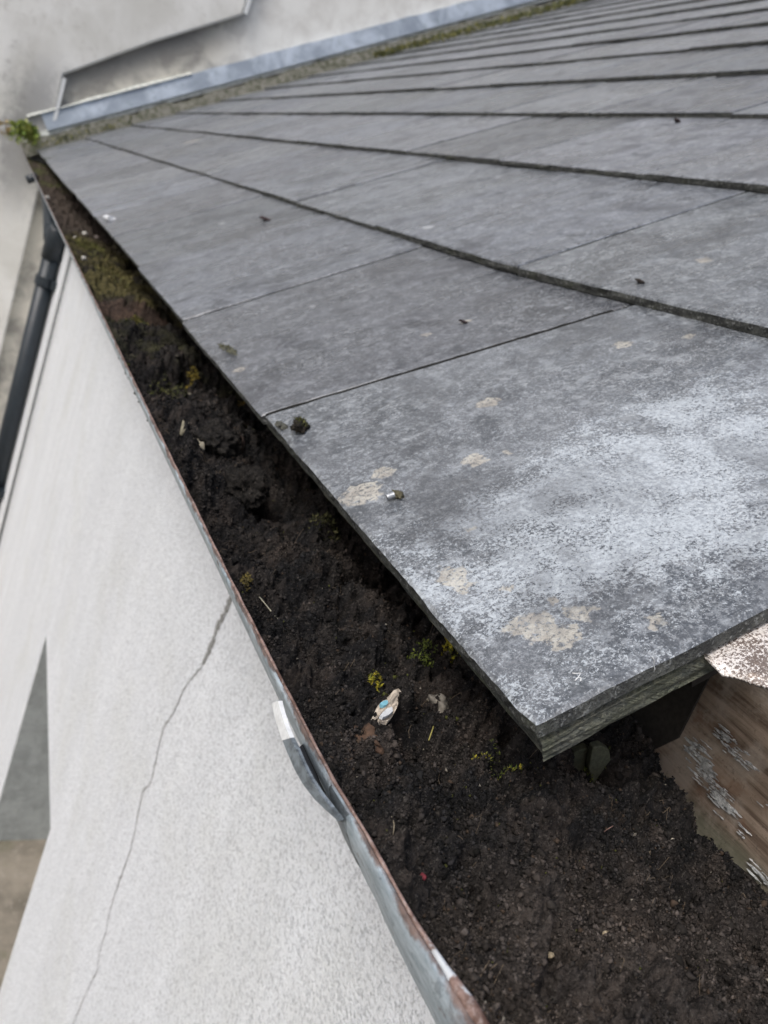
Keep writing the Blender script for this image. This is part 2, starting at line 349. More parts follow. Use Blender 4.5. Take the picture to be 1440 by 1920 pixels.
def m_ground():
    s = NT('old_concrete', .9, spec=.2); co = s.co('World'); a = s.noise(co, 5, 6, .65); b = s.noise(co, 38, 5, .7)
    c = s.mix(s.ramp(a, .36, .66), (.27, .24, .195), (.15, .135, .11)); c = s.mix(s.math('MULTIPLY', s.ramp(b, .52, .68), .5), c, (.36, .32, .27))
    c = s.mix(s.math('MULTIPLY', s.ramp(s.noise(co, 9, 4), .56, .7), .35), c, (.12, .125, .07)); s.color(c); s.bump(b, .5, .006); return s.m
M_SLATE = m_slate('slate_face'); M_EDGE = m_edge(); M_LAM = m_lam(); M_WALL = m_render('white_roughcast', (.72, .745, .77), (.34, .355, .37))
M_FAR = m_farwall(); M_PANEL = m_panel(); M_SOIL = m_soil(); M_ZINC = m_zinc(); M_RUST = m_rust(); M_LEAD = m_lead(); M_WOOD = m_wood(); M_SHEET = m_sheet()
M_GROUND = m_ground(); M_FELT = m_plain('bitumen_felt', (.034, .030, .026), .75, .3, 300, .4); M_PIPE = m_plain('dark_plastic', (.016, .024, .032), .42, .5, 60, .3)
M_GREY = m_plain('grey_render', (.33, .35, .345), .9, .2, 25, .25); M_CRACK = m_plain('crack_shadow_fill', (.25, .25, .24), 1, .1, 200)
M_MORTAR = m_plain('mossy_mortar', (.20, .195, .17), .95, .1, 45, .5, dark=(.06, .065, .04)); M_PALE = m_plain('pale_mortar', (.58, .60, .56), .9, .2, 40, .35)
M_WHITE = m_plain('white_paint', (.68, .70, .70), .55, .4, 260, .2); M_ROD = m_plain('grey_rod', (.22, .23, .23), .6, .3, 80)
M_STEEL = m_plain('grey_steel', (.20, .235, .26), .5, .5, 300, .55, .2); M_BSHADE = m_plain('bracket_shade', (.035, .037, .04), .7, .3, 300, .5)
M_MOSS = m_tint('moss', .8, False, .25, .3); M_LEAF = m_tint('leaf', .6, False, .4, .15); M_BIT = m_tint('litter', .8, True, .3, .35)

# ------------------------------------------------------------------ ground
g = mesh('ground', [(-60, -60, GROUND), (60, -60, GROUND), (60, 60, GROUND), (-60, 60, GROUND)], [(0, 1, 2, 3)], M_GROUND); setp(g, kind='structure')

# ------------------------------------------------------------------ house
WX = .336
house = empty('house', (WX, 2.3, GROUND), 'rendered house with a dark slate roof and a white roughcast wall below its gutter', 'house')
ys = [-1.2, 1.272, 1.866, 5.0]
zt, zl, zl2 = -.236, -1.232, -1.156
mb = MB()
T = .24
# wall outline with the doorway cut out, as one closed solid
def wl(x): return [(x, -1.2, GROUND - .05), (x, 1.272, GROUND - .05), (x, 1.266, zl), (x, 1.866, zl2), (x, 1.872, GROUND - .05), (x, 4.96, GROUND - .05), (x, 4.96, zt), (x, 1.866, zt), (x, 1.266, zt), (x, -1.2, zt)]
A, B = wl(WX), wl(WX + T); V = A + B
F = [(0, 1, 2, 8, 9), (2, 3, 7, 8), (3, 4, 5, 6, 7)]; F = [tuple(reversed(q)) for q in F]
Fb = [tuple(i + 10 for i in reversed(q)) for q in F]; side = [(i, (i + 1) % 10, (i + 1) % 10 + 10, i + 10) for i in range(10)]
mb.add(V, F + Fb + side)
wall = bevel(mb.build('wall', M_WALL, house), .006, 3, 50)
mb = MB(); mb.box(WX + .004, 1.860, GROUND - .04, WX + .32, 1.95, -1.05); o = mb.build('doorway_reveal', M_GREY, house)
mb = MB(); mb.box(WX + .245, 1.1, GROUND - .04, WX + .30, 1.859, -1.0); mb.box(WX + .235, 1.2, GROUND + .1, WX + .245, 1.8, -1.3); o = mb.build('door', M_GREY, house)
# the crack: a ragged ribbon that follows the render
ck = [(437, 1106), (431, 1128), (420, 1150), (408, 1176), (398, 1206), (386, 1232), (376, 1254), (362, 1266), (345, 1296), (327, 1333), (309, 1362), (300, 1394), (289, 1440), (281, 1466),
      (268, 1486), (262, 1516), (252, 1560), (240, 1600), (224, 1650), (206, 1702), (196, 1745), (187, 1790), (180, 1822), (168, 1850), (150, 1890), (128, 1945)]
P = [onX(a + random.uniform(-2.5, 2.5), b, WX - .0012) for a, b in ck]
P2 = []
for i in range(len(P) - 1):
    for k in range(7):
        q = P[i] + (P[i + 1] - P[i]) * k / 7; P2.append(q + np.array([0, random.gauss(0, .0013), 0]))
V = []; F = []
for i, p in enumerate(P2):
    t = i / len(P2); wdt = (.0046 if t < .22 else .0011) * random.uniform(.45, 1.5) * (1 if t < .8 else .8)
    V += [(p[0], p[1] - wdt, p[2]), (p[0], p[1] + wdt, p[2])]
    if i: F.append((2 * i - 2, 2 * i - 1, 2 * i + 1, 2 * i))
V = np.array(V); n0 = len(V); V = np.vstack([V, V + np.array([.004, 0, 0])]); F2 = F + [tuple(i + n0 for i in reversed(q)) for q in F]
mesh('crack', V, F2, M_CRACK, wall)

# fascia board
V = []; F = []; ny = 500
Yf = np.linspace(-.25, 4.93, ny); zs = [-.245, -.2, -.17, -.14, -.11, -.08, -.062]
for i, y in enumerate(Yf):
    for z in zs: V.append((.330 + .0015 * float(fbm(y * 14, z * 60, 3, 5)), y, z))
nz = len(zs)
for i in range(ny - 1):
    for j in range(nz - 1): F.append((i * nz + j, i * nz + j + 1, (i + 1) * nz + j + 1, (i + 1) * nz + j))
b0 = len(V)
for i, y in enumerate((Yf[0], Yf[-1])):
    V += [(.3355, y, -.245), (.3355, y, -.062)]
# top and back
top = [i * nz + nz - 1 for i in range(ny)]; bot = [i * nz for i in range(ny)]
F.append(tuple([b0 + 3, b0 + 1] + top)); F.append(tuple([b0, b0 + 2] + bot[::-1])); F.append((b0, b0 + 1, b0 + 3, b0 + 2))
fascia = mesh('fascia_board', V, F, M_WOOD, house, smooth=False)
# peeling paint: thin curled flakes lying along the grain
mb = MB()
def flake(px, py, ln, wd):
    c = onX(px, py, .3295); n = 7
    V = []; hz = random.uniform(-.25, .25)
    for i in range(n):
        t = i / (n - 1) - .5; hw = wd * (1 - (2 * t) ** 2) ** .4 * random.uniform(.55, 1.1)
        y = c[1] + t * ln; zc = c[2] + t * ln * hz * .3 + random.gauss(0, wd * .12)
        for sgn in (-1, 1): V.append((.3288 - random.uniform(0, .0009), y, zc + sgn * hw))
    V2 = [(x + .0004, y, z) for x, y, z in V]; k = len(V)
    F = [(2 * i, 2 * i + 1, 2 * i + 3, 2 * i + 2) for i in range(n - 1)]
    ed = [(2 * i, 2 * i + 2, 2 * i + 2 + k, 2 * i + k) for i in range(n - 1)] + [(2 * i + 1, 2 * i + 1 + k, 2 * i + 3 + k, 2 * i + 3) for i in range(n - 1)]
    mb.add(V + V2, F + [tuple(i + k for i in q[::-1]) for q in F] + ed)
for (x0, y0, x1, y1, n_) in [(1300, 1385, 1370, 1520, 95), (1345, 1365, 1415, 1450, 34), (1308, 1440, 1360, 1520, 26), (1385, 1550, 1402, 1566, 4), (1418, 1625, 1440, 1660, 9), (1290, 1405, 1330, 1450, 12), (1425, 1500, 1440, 1530, 2)]:
    for k in range(n_):
        t = random.random(); flake(x0 + (x1 - x0) * t + random.gauss(0, 7), y0 + (y1 - y0) * t + random.gauss(0, 5), random.uniform(.002, .009), random.uniform(.00015, .0005))
mb.build('peeling_paint', m_plain('old_flaking_paint', (.50, .51, .50), .7, .3, 300, .5), fascia)

# ------------------------------------------------------------------ slate roof
V_W = 4.93
roof = empty('roof', rf(.078, .16), 'roof', None); del roof['label']; roof.parent = house; roof.location = Vector(rf(.078, .16)) - house.location
def slate(u0, L, v0, v1, res=.02, jit=.0012, thick=.0072, fine=False, chip=None):
    nv = max(4, int((v1 - v0) / res)); nu = max(3, int(L / (res * 2)))
    us = np.r_[0, .0016, np.linspace(.012, L, nu)]; vv = np.r_[v0, v0 + .0014, np.linspace(v0 + .01, v1 - .01, nv), v1 - .0014, v1]
    ju = jit * fbm(vv * 40, np.full_like(vv, u0 * 9.1), 4, 3) + random.gauss(0, .0012)
    jv0 = jit * .6 * fbm(us * 40 + u0 * 7, us * 0 + v0 * 13, 4, 5); jv1 = jit * .6 * fbm(us * 40 + u0 * 7, us * 0 + v1 * 13, 4, 6)
    off = random.gauss(0, .0006); tl = random.gauss(0, .0006)
    V = []; UVs = []
    for i, a in enumerate(us):
        for j, b in enumerate(vv):
            wj = max(0, 1 - a / .03)
            u = u0 + a + ju[j] * wj
            wl_ = max(0, 1 - (b - v0) / .02); wr = max(0, 1 - (v1 - b) / .02)
            v = b + jv0[i] * wl_ + jv1[i] * wr
            if chip:
                for (cu, cv, cr) in chip:
                    dd = math.hypot(u - cu, v - cv)
                    if dd < cr: u += (cr - dd) * .5
            if abs(u0 - .336) < .01: u += max(0, .62 - b) * .068 * max(0, 1 - a / .27)
            if u0 < .1: sk = .017 - .030 * a / .256; v += sk * (max(0, 1 - abs(b - .461) / .28))
            h = -a * .0076 / .256 + off + tl * (b - v0) / (v1 - v0)
            if i == 0 or j in (0, len(vv) - 1): h -= .0011 + .0006 * float(vnoise(v * 300, u * 300, 9))
            elif fine: h += .00035 * float(fbm(u * 60, v * 60, 3, 8))
            V.append(rf(u, v, h)); UVs.append((u, v))
    nvv = len(vv); nuu = len(us); F = []; MI = []
    for i in range(nuu - 1):
        for j in range(nvv - 1):
            F.append((i * nvv + j, (i + 1) * nvv + j, (i + 1) * nvv + j + 1, i * nvv + j + 1)); MI.append(0)
    per = [j for j in range(nvv)] + [i * nvv + nvv - 1 for i in range(1, nuu)] + [(nuu - 1) * nvv + j for j in range(nvv - 2, -1, -1)] + [i * nvv for i in range(nuu - 2, 0, -1)]
    b0 = len(V); N = UV_N; m = len(per)
    for lay, dp in ((1, .5), (2, 1.0)):
        for k, p in enumerate(per):
            q = np.array(V[p]); s_ = (.0005 * (lay == 1)) * float(vnoise(k * .7, u0 * 50 + v0 * 31, 12))
            V.append(q - N * (thick - .0011) * dp + UV_U * s_ * 2); UVs.append(UVs[p])
    rings = [per, [b0 + k for k in range(m)], [b0 + m + k for k in range(m)]]
    for a, b in ((0, 1), (1, 2)):
        for k in range(m): F.append((rings[a][k], rings[a][(k + 1) % m], rings[b][(k + 1) % m], rings[b][k])); MI.append(1)
    F.append(tuple(rings[2][::-1])); MI.append(1)
    return V, F, MI, UVs
GAUGE = [.078, .336, .588, .840, 1.104, 1.366]
while GAUGE[-1] < 4.5: GAUGE.append(GAUGE[-1] + .262)
JO = {0: .461, 1: .583, 2: .722, 3: .56, 4: .72}
GAP = .0034; WS = .302
JV = []
for k, u0 in enumerate(GAUGE):
    j0 = JO.get(k, .461 + (.151 if k % 2 else 0) + random.gauss(0, .02))
    Vs = []; Fs = []; Ms = []; Us = []; Ts = []
    cuts = []; v = j0
    while v > .16 + .05: v -= WS
    left = .159 + random.gauss(0, .0008)
    edges = [left]; v += WS
    while v < V_W - .08: edges.append(v + random.gauss(0, .0015) if v != j0 else v); v += WS
    edges.append(V_W); JV.append(edges[1:-1])
    for i in range(len(edges) - 1):
        a, b = edges[i], edges[i + 1]
        near = k == 0 and i == 0
        res = .004 if near else (.012 if a < 1.3 and k < 3 else .05)
        chip = [(.078, .159, .003)] if near else None
        gp = .0026 if k == 0 and i < 2 else (.0017 if i < 2 else .0010)
        V, F, MI, UVs = slate(u0, .29, a + (gp if i == 1 else .0010) * (i > 0), b - (gp if i == 0 else .0010), res, .0004 if a < 1.5 else .0015, fine=near, chip=chip)
        tn = random.uniform(.80, 1.14) * (1.05 if near else 1); Ts += [(tn * random.choice((1, .985)), tn, tn * random.uniform(.98, 1.03))] * len(V)
        bb = len(Vs); Vs += list(V); Fs += [tuple(q + bb for q in fc) for fc in F]; Ms += MI; Us += UVs
    o = mesh('slate_course', Vs, Fs, [M_SLATE, M_EDGE], roof, False, Ms, Us, col=np.array(Ts))
# dark strip filling the first joint of each of the lowest courses
M_JFILL = m_plain('joint_fill', (.020, .020, .018), .95, .1, 500, .6)
for k in range(3):
    vj = JV[k][0]; V = []; F = []; n = 26; hw = .0031 if k == 0 else .0020
    for i in range(n + 1):
        a = .0004 + .255 * i / n; hh = -a * .0076 / .256 - .0010 - .0007 * abs(float(vnoise(a * 160, vj * 9, 5)))
        vv = vj + (.017 - .030 * a / .256 if k == 0 else 0); uu = GAUGE[k] + a + (max(0, .62 - vj) * .068 * max(0, 1 - a / .27) if k == 1 else 0)
        for sg in (-1, 1): V.append(rf(uu, vv + sg * hw, hh))
        for sg in (1, -1): V.append(rf(uu, vv + sg * hw, -a * .0076 / .256 - .0066))
    for i in range(n):
        for j in range(4): F.append((i * 4 + j, i * 4 + (j + 1) % 4, (i + 1) * 4 + (j + 1) % 4, (i + 1) * 4 + j))
    F.append((3, 2, 1, 0)); F.append(tuple(n * 4 + j for j in range(4)))
    mesh('joint_fill', V, F, M_JFILL, roof)
# thick undercourse slate showing below the corner of the lowest course: a laminated, split edge
def under(v0, v1, u0, u1):
    V = []; F = []
    nu = 60; zs_ = np.linspace(0, 1, 13)
    def prof(a, z): return (-.0032 if z < .26 else .0006) + .0007 * float(fbm(a * 22, z * 5, 3, 21)) + .0008 * float(np.sign(vnoise(a * 9, z * 9.0, 33))) * abs(float(vnoise(a * 30, z * 11, 34)))
    # verge face then eave face: a path round the corner
    path = [(u1 - (u1 - u0) * i / nu, v0, 0) for i in range(nu + 1)] + [(u0, v0 + (v1 - v0) * i / 160, 1) for i in range(1, 161)]
    for (a, b, sd) in path:
        for z in zs_:
            h = -.0082 - .0145 * z; pr = prof(a + b * 3, z) * (.35 if sd else 1) - .0012 * z
            ins = .002 - pr
            V.append(rf(a + (ins if sd or a == u0 else 0) + .004 * (sd == 1) * (1 - z), b + (ins if sd == 0 else 0), h))
    m = len(zs_)
    for i in range(len(path) - 1):
        for j in range(m - 1): F.append((i * m + j, (i + 1) * m + j, (i + 1) * m + j + 1, i * m + j + 1))
    b0 = len(V); V += [rf(u1, v1, -.0082), rf(u1, v1, -.0227)]
    F.append(tuple([i * m for i in range(len(path))][::-1] + [b0])); F.append(tuple([i * m + m - 1 for i in range(len(path))] + [b0 + 1]))
    F.append(tuple([j for j in range(m)] + [b0 + 1, b0])); F.append(tuple([(len(path) - 1) * m + j for j in range(m)][::-1] + [b0, b0 + 1]))
    return V, F
V, F = under(.1585, .75, .0785, .1535)
mesh('undercourse_slate', V, F, M_LAM, roof)
# deck and felt below the slates
def slab(u0, u1, v0, v1, h0, h1):
    V = [rf(u, v, h) for h in (h0, h1) for (u, v) in ((u0, v0), (u1, v0), (u1, v1), (u0, v1))]
    return V, [(3, 2, 1, 0), (4, 5, 6, 7), (0, 1, 5, 4), (1, 2, 6, 5), (2, 3, 7, 6), (3, 0, 4, 7)]
V, F = slab(.165, 4.9, .185, 4.93, -.060, -.026); mesh('roof_deck', V, F, M_FELT, roof)
# felt tongue from the deck, lengthened to stand in for shade on the board
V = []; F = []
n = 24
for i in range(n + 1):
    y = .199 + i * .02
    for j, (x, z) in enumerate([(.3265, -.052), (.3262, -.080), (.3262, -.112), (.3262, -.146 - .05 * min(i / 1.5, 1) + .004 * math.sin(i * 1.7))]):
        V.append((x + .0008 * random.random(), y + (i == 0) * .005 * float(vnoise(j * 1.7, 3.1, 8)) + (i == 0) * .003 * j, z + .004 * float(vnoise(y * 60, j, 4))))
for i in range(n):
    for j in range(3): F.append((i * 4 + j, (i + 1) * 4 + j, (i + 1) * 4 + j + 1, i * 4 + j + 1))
o = mesh('felt_and_shade', V, F, M_FELT, roof); q = o.modifiers.new('s', 'SOLIDIFY'); q.thickness = .0012
# flaking metal verge sheet, poking out beyond the corner slate
hsh = -.0125
pts = [onR(1290, 1204, hsh), onR(1312, 1222, hsh), onR(1332, 1243, hsh), onR(1352, 1262, hsh), onR(1385, 1270, hsh), onR(1410, 1281, hsh), onR(1445, 1290, hsh), onR(1500, 1312, hsh), onR(1600, 1335, hsh), onR(1750, 1330, hsh)]
V = []; F = []; UVs = []
N_ = len(pts) * 8
low = []
for i in range(N_):
    t = i / (N_ - 1) * (len(pts) - 1); k = min(int(t), len(pts) - 2); fr = t - k
    low.append((pts[k][0] + (pts[k + 1][0] - pts[k][0]) * fr, pts[k][1] + (pts[k + 1][1] - pts[k][1]) * fr + random.gauss(0, .0003)))
K = 14
for i, (a, b) in enumerate(low):
    for j in range(K):
        t = j / (K - 1); u_ = a + t * (.02 + .0); v_ = b + t * (.25 - b) ; roll = .0006 * math.exp(-t * 26)
        wv = .0006 * float(fbm(u_ * 55, v_ * 30, 2, 44)) * (1 - t)
        V.append(rf(u_, v_, min(hsh + .003, hsh - roll + wv) if v_ < .17 else hsh - .001)); UVs.append((u_, v_))
for i in range(N_ - 1):
    for j in range(K - 1): F.append((i * K + j, (i + 1) * K + j, (i + 1) * K + j + 1, i * K + j + 1))
o = mesh('verge_sheet', V, F, M_SHEET, roof, True, uv=UVs); q = o.modifiers.new('s', 'SOLIDIFY'); q.thickness = .0012; q.offset = -1

# ------------------------------------------------------------------ the abutting wall at the far end
YF = 4.95
ab = empty('abutment_wall', (1.5, YF + .15, GROUND), 'tall beige rendered wall rising past the far end of the roof, stained near the gutter', 'wall')
mb = MB(); mb.box(-6, YF, GROUND - .05, 8, YF + .3, 6); mb.build('wall_face', M_PANEL, ab)
out = [(-6, GROUND - .04), (.238, GROUND - .04), (.238, -.06), (.225, .284), (.60, .615), (1.0, .938), (1.016, 6.01), (-6, 6.01)]
V = [(x, YF - .045, z) for x, z in out] + [(x, YF + .002, z) for x, z in out]; n = len(out)
o = mesh('render_coat', V, [tuple(range(n))] + [(i, i + n, (i + 1) % n + n, (i + 1) % n) for i in range(n)], M_FAR, ab); bevel(o, .012, 3)
mb = MB(); mb.box(.226, YF - .058, .03, .243, YF - .0455, .272); mb.build('corner_bead', M_WHITE, ab)
mb = MB(); mb.box(1.002, YF - .058, .95, 1.022, YF - .0455, 1.6); mb.build('corner_bead', M_WHITE, ab)
def strip(name, h0, h1, proud0, proud1, mat, par, u0=.0, u1=4.8, amp=.0, sd=0, n=240):
    V = []; F = []
    for i in range(n + 1):
        u = u0 + (u1 - u0) * i / n; e = amp * float(fbm(u * 9, sd, 4, sd)); e2 = amp * float(fbm(u * 11, sd + 3.3, 4, sd + 5))
        for (hh, pr) in ((h0, proud0), (h1 + e, proud1 + e2 * .4), (h1 + e, -.004), (h0, -.004)):
            p = rf(u, 0, hh); V.append((p[0], YF - pr, p[2]))
    for i in range(n):
        for j in range(4): F.append((i * 4 + j, i * 4 + (j + 1) % 4, (i + 1) * 4 + (j + 1) % 4, (i + 1) * 4 + j))
    F += [(3, 2, 1, 0), (n * 4, n * 4 + 1, n * 4 + 2, n * 4 + 3)]
    return mesh(name, V, F, mat, par)
strip('mortar_fillet', -.02, .050, .085, .060, M_MORTAR, ab, .02, amp=.012, sd=2)
strip('mortar_band', .050, .078, .056, .050, M_PALE, ab, .03, amp=.004, sd=5)
fl = strip('lead_flashing', .072, .155, .066, .048, M_LEAD, ab, .17, amp=.003, sd=8)
strip('flashing_lip', .155, .166, .060, .040, M_PALE, fl, .10, 1.0, amp=.004, sd=9)

# ------------------------------------------------------------------ gutter
Y1 = 4.90
gut = empty('gutter', (.2, 2.3, -.24), 'long galvanised steel gutter with a rusty lip running along the slate eave', 'gutter')
prof = [(.1230, -.1500), (.1232, -.1535), (.1245, -.1590), (.1285, -.1665), (.1350, -.1750), (.1460, -.1860), (.1620, -.1980), (.1850, -.2090), (.2200, -.2150), (.2700, -.2150), (.3050, -.2100), (.3200, -.2020), (.3255, -.1950)]
narrow = [(.1230, -.1500), (.1236, -.1522), (.1262, -.1565), (.1315, -.1635), (.1390, -.1730), (.1500, -.1860), (.1640, -.1990)] + prof[7:]
Ys = np.r_[np.linspace(-.12, .6, 260), np.linspace(.61, Y1, 220)]
def near_shift(y): return float(np.interp(y, [.05, .09, .12, .15, .17, .3], [.0125, .0085, .0056, .0044, .0022, .0004])), .0006 * float(np.clip((.13 - y) / .03, 0, 1))
V = []; F = []; np_ = len(prof)
for y in Ys:
    sx, sz = near_shift(y); wob = .00035 * float(fbm(y * 5, 1.5, 3, 2)) + .00012 * float(vnoise(y * 90, 3, 3))
    for j, (x, z) in enumerate(prof):
        x, z = narrow[j]; k = [1, .85, .6, .4, .3, .2, .1][j] if j < 7 else 0; dent = .0004 * float(fbm(y * 45, j * .5, 3, 7)) * (y < .17) if j > 0 else 0
        V.append((x + (sx + wob) * k + dent, y, z + sz * k + wob * .5 * k))
for i in range(len(Ys) - 1):
    for j in range(np_ - 1): F.append((i * np_ + j, i * np_ + j + 1, (i + 1) * np_ + j + 1, (i + 1) * np_ + j))
o = mesh('trough', V, F, M_ZINC, gut, True); q = o.modifiers.new('s', 'SOLIDIFY'); q.thickness = .0011; q.offset = 0
pts = []; rr = []
for y in np.r_[np.linspace(-.12, .7, 420), np.linspace(.71, Y1, 200)]:
    sx, sz = near_shift(y); wob = .00035 * float(fbm(y * 5, 1.5, 3, 2)) + .00012 * float(vnoise(y * 90, 3, 3))
    nr = min(max((.118 - y) / .03, 0), 1)
    pts.append((.1236 + sx + wob + .0010 * nr, y, -.1497 + sz + wob * .5)); rr.append((.00055 + .0013 * nr) * (1 + .16 * float(fbm(y * 160, 0, 3, 6))))
mb = MB(); mb.tube(pts, rr, 9); mb.build('rolled_lip', M_RUST, gut, True)
# sleeve at the joint
V = []; F = []
yj = [.157, .1585, .164, .169, .1705]
for y in yj:
    for j, (x, z) in enumerate(narrow[:5]):
        e = .0010 if y in yj[1:-1] else .0003; V.append((x + near_shift(y)[0] * [1, .85, .6, .4, .3][j] - e, y + .0012 * math.sin(j * 2), z))
for i in range(len(yj) - 1):
    for j in range(4): F.append((i * 5 + j, i * 5 + j + 1, (i + 1) * 5 + j + 1, (i + 1) * 5 + j))
o = mesh('joint_sleeve', V, F, M_STEEL, gut, True)
# bracket strap bent away from the trough, its tip painted white
def strap_pt(px, py, x): return onX(px, py, x)
outer = [(508, 1319, .1135), (513, 1345, .1128), (520, 1368, .1122), (527, 1389, .1118), (536, 1412, .1115), (550, 1444, .1118), (566, 1472, .1130), (588, 1500, .1155), (612, 1522, .1185), (634, 1540, .1235)]
inner = [(523, 1314, .1135), (529, 1336, .1128), (537, 1362, .1122), (546, 1383, .1118), (557, 1404, .1115), (569, 1432, .1118), (583, 1460, .1130), (601, 1488, .1155), (620, 1513, .1185), (637, 1536, .1235)]
def strapmesh(i0, i1, name, mat, par):
    V = []; F = []
    for i in range(i0, i1):
        a = strap_pt(*outer[i]); b = strap_pt(*inner[i]); a = a + (b - a) * .12; b = b - (b - a) * .12
        for q in (a, b, b + np.array([.0014, 0, .0003]), a + np.array([.0014, 0, .0003])): V.append(q)
    m = i1 - i0
    for i in range(m - 1):
        for j in range(4): F.append((i * 4 + j, (i + 1) * 4 + j, (i + 1) * 4 + (j + 1) % 4, i * 4 + (j + 1) % 4))
    F += [(0, 1, 2, 3), (m * 4 - 1, m * 4 - 2, m * 4 - 3, m * 4 - 4)]
    return mesh(name, V, F, mat, par)
st_ = strapmesh(3, 10, 'bracket_strap', M_STEEL, gut)
strapmesh(0, 4, 'painted_tip', M_WHITE, st_)
# dark plate added as the shadow between bracket strap and trough
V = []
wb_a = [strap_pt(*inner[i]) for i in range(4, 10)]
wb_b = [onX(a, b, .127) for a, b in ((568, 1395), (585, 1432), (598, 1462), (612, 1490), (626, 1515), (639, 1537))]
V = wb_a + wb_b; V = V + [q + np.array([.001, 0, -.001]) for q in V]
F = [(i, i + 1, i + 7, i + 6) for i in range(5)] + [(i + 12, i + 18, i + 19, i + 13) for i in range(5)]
mesh('bracket_shade_plate', V, F, M_BSHADE, st_)
# far bracket
mb = MB(); mb.tube([onY(50, 338, 3.4), onY(58, 335, 3.4), onY(70, 330, 3.4)], .015, 8); mb.build('far_bracket', M_PIPE, gut, True)

# ------------------------------------------------------------------ soil in the gutter
Ysoil = np.r_[np.arange(-.09, .66, .00095), np.arange(.66, 1.9, .0026), np.arange(1.9, Y1, .008)]
Xs = np.linspace(.1248, .3285, 216)
X, Y = np.meshgrid(Xs, Ysoil)
def sxf(y): return np.interp(y, [.05, .09, .12, .15, .17, .3], [.0125, .0085, .0056, .0044, .0022, .0004])
X = X + (sxf(Y) + .0004) * (1 - (X - .1248) / .2037)
def soil_h(X, Y):
    ky = [-.1, .10, .2, .30, .42, .50, .56, .64, .70, .80, .90, .96, 1.0, 1.09, 1.12, 1.3, 1.5, 1.7, 2.2, 3.0, 4.0, 5.0]
    kz = [-.163, -.163, -.164, -.166, -.166, -.166, -.158, -.170, -.176, -.164, -.160, -.172, -.190, -.192, -.168, -.167, -.170, -.178, -.185, -.186, -.184, -.170]
    z = np.interp(Y, ky, kz)
    # sides: pulled down a little at the lip, following the board at the back
    t = (X - .1245) / .204
    z = z + .006 * np.clip(1 - t / .10, 0, 1) * 0 - .012 * np.clip((t - .62) / .38, 0, 1) * np.clip(1 - (Y - .15) / .15, 0, 1)
    z = z + .014 * np.exp(-((X - .240) / .035) ** 2 - ((Y - .275) / .055) ** 2) + .010 * np.exp(-((X - .225) / .03) ** 2 - ((Y - .19) / .03) ** 2)
    z = z + .014 * np.exp(-((X - .292) / .026) ** 2 - ((Y - .215) / .03) ** 2)
    z = z + .010 * np.exp(-((X - .175) / .026) ** 2 - ((Y - .515) / .04) ** 2) - .013 * np.exp(-((X - .20) / .018) ** 2 - ((Y - .455) / .018) ** 2)
    z = z - .016 * np.exp(-((X - .225) / .018) ** 2 - ((Y - .60) / .03) ** 2) - .012 * np.exp(-((X - .195) / .022) ** 2 - ((Y - .73) / .03) ** 2)
    z = z - .010 * np.exp(-((X - .225) / .02) ** 2 - ((Y - .335) / .02) ** 2)
    dist = np.clip(Y, .1, 5)
    loose = np.where(Y < .95, 1.0, np.where(Y < 1.11, .25, .75))
    z = z + .0075 * fbm(X / .026, Y / .026, 3, 40) * loose + .010 * fbm(X / .04, Y / .05, 2, 45) * loose * np.clip((Y - .33) / .1, 0, 1)
    b = 1 - np.abs(fbm(X / .0085, Y / .0085, 4, 51)); z = z + .0082 * (b - .6) * loose
    b2 = 1 - np.abs(vnoise(X / .0034, Y / .0034, 61)); z = z + .0026 * b2 * np.where(Y < .8, 1, .5) * loose
    z = z + .0012 * vnoise(X / .0019, Y / .0016, 71) * (Y < .66)
    pit = np.clip(fbm(X / .017 + 3, Y / .017, 3, 81) - .42, 0, 1); z = z - .022 * pit * loose
    z = z + .004 * np.clip(fbm(X / .014, Y / .014, 3, 86), -.2, 1) * loose
    ed = np.clip((X - .306) / .018, 0, 1); z = z * (1 - ed) + np.interp(Y, [0, .1, .14, .2, .3, 1], [-.168, -.170, -.176, -.186, -.19, -.20]) * ed + ed * .0030 * fbm(Y / .03, Y * 0, 2, 77)
    lipcap = -.1525 - .0015 * (fbm(X / .01, Y / .01, 2, 91)); k = np.clip(1 - (X - .1245 - sxf(Y)) / .012, 0, 1)
    z = z * (1 - k) + np.minimum(z, lipcap - .004) * k
    tx = [.1230, .1262, .1315, .1390, .1500, .1640, .1850, .22, .27, .305, .3255]; tz = [-.150, -.1565, -.1635, -.173, -.186, -.199, -.209, -.215, -.215, -.21, -.195]
    z = np.maximum(z, np.interp(X - sxf(Y) * .9, tx, tz) + .0022)
    # never poke through the slates
    roofz = -.138 + (X - .19) * .74
    z = np.minimum(z, np.maximum(roofz, -.19) - .001 + 1e3 * (X < .19))
    return z
Z = soil_h(X, Y)
V = np.stack([X, Y, Z], -1).reshape(-1, 3); a, b = X.shape
idx = np.arange(a * b).reshape(a, b)
F = np.stack([idx[:-1, :-1], idx[:-1, 1:], idx[1:, 1:], idx[1:, :-1]], -1).reshape(-1, 4)
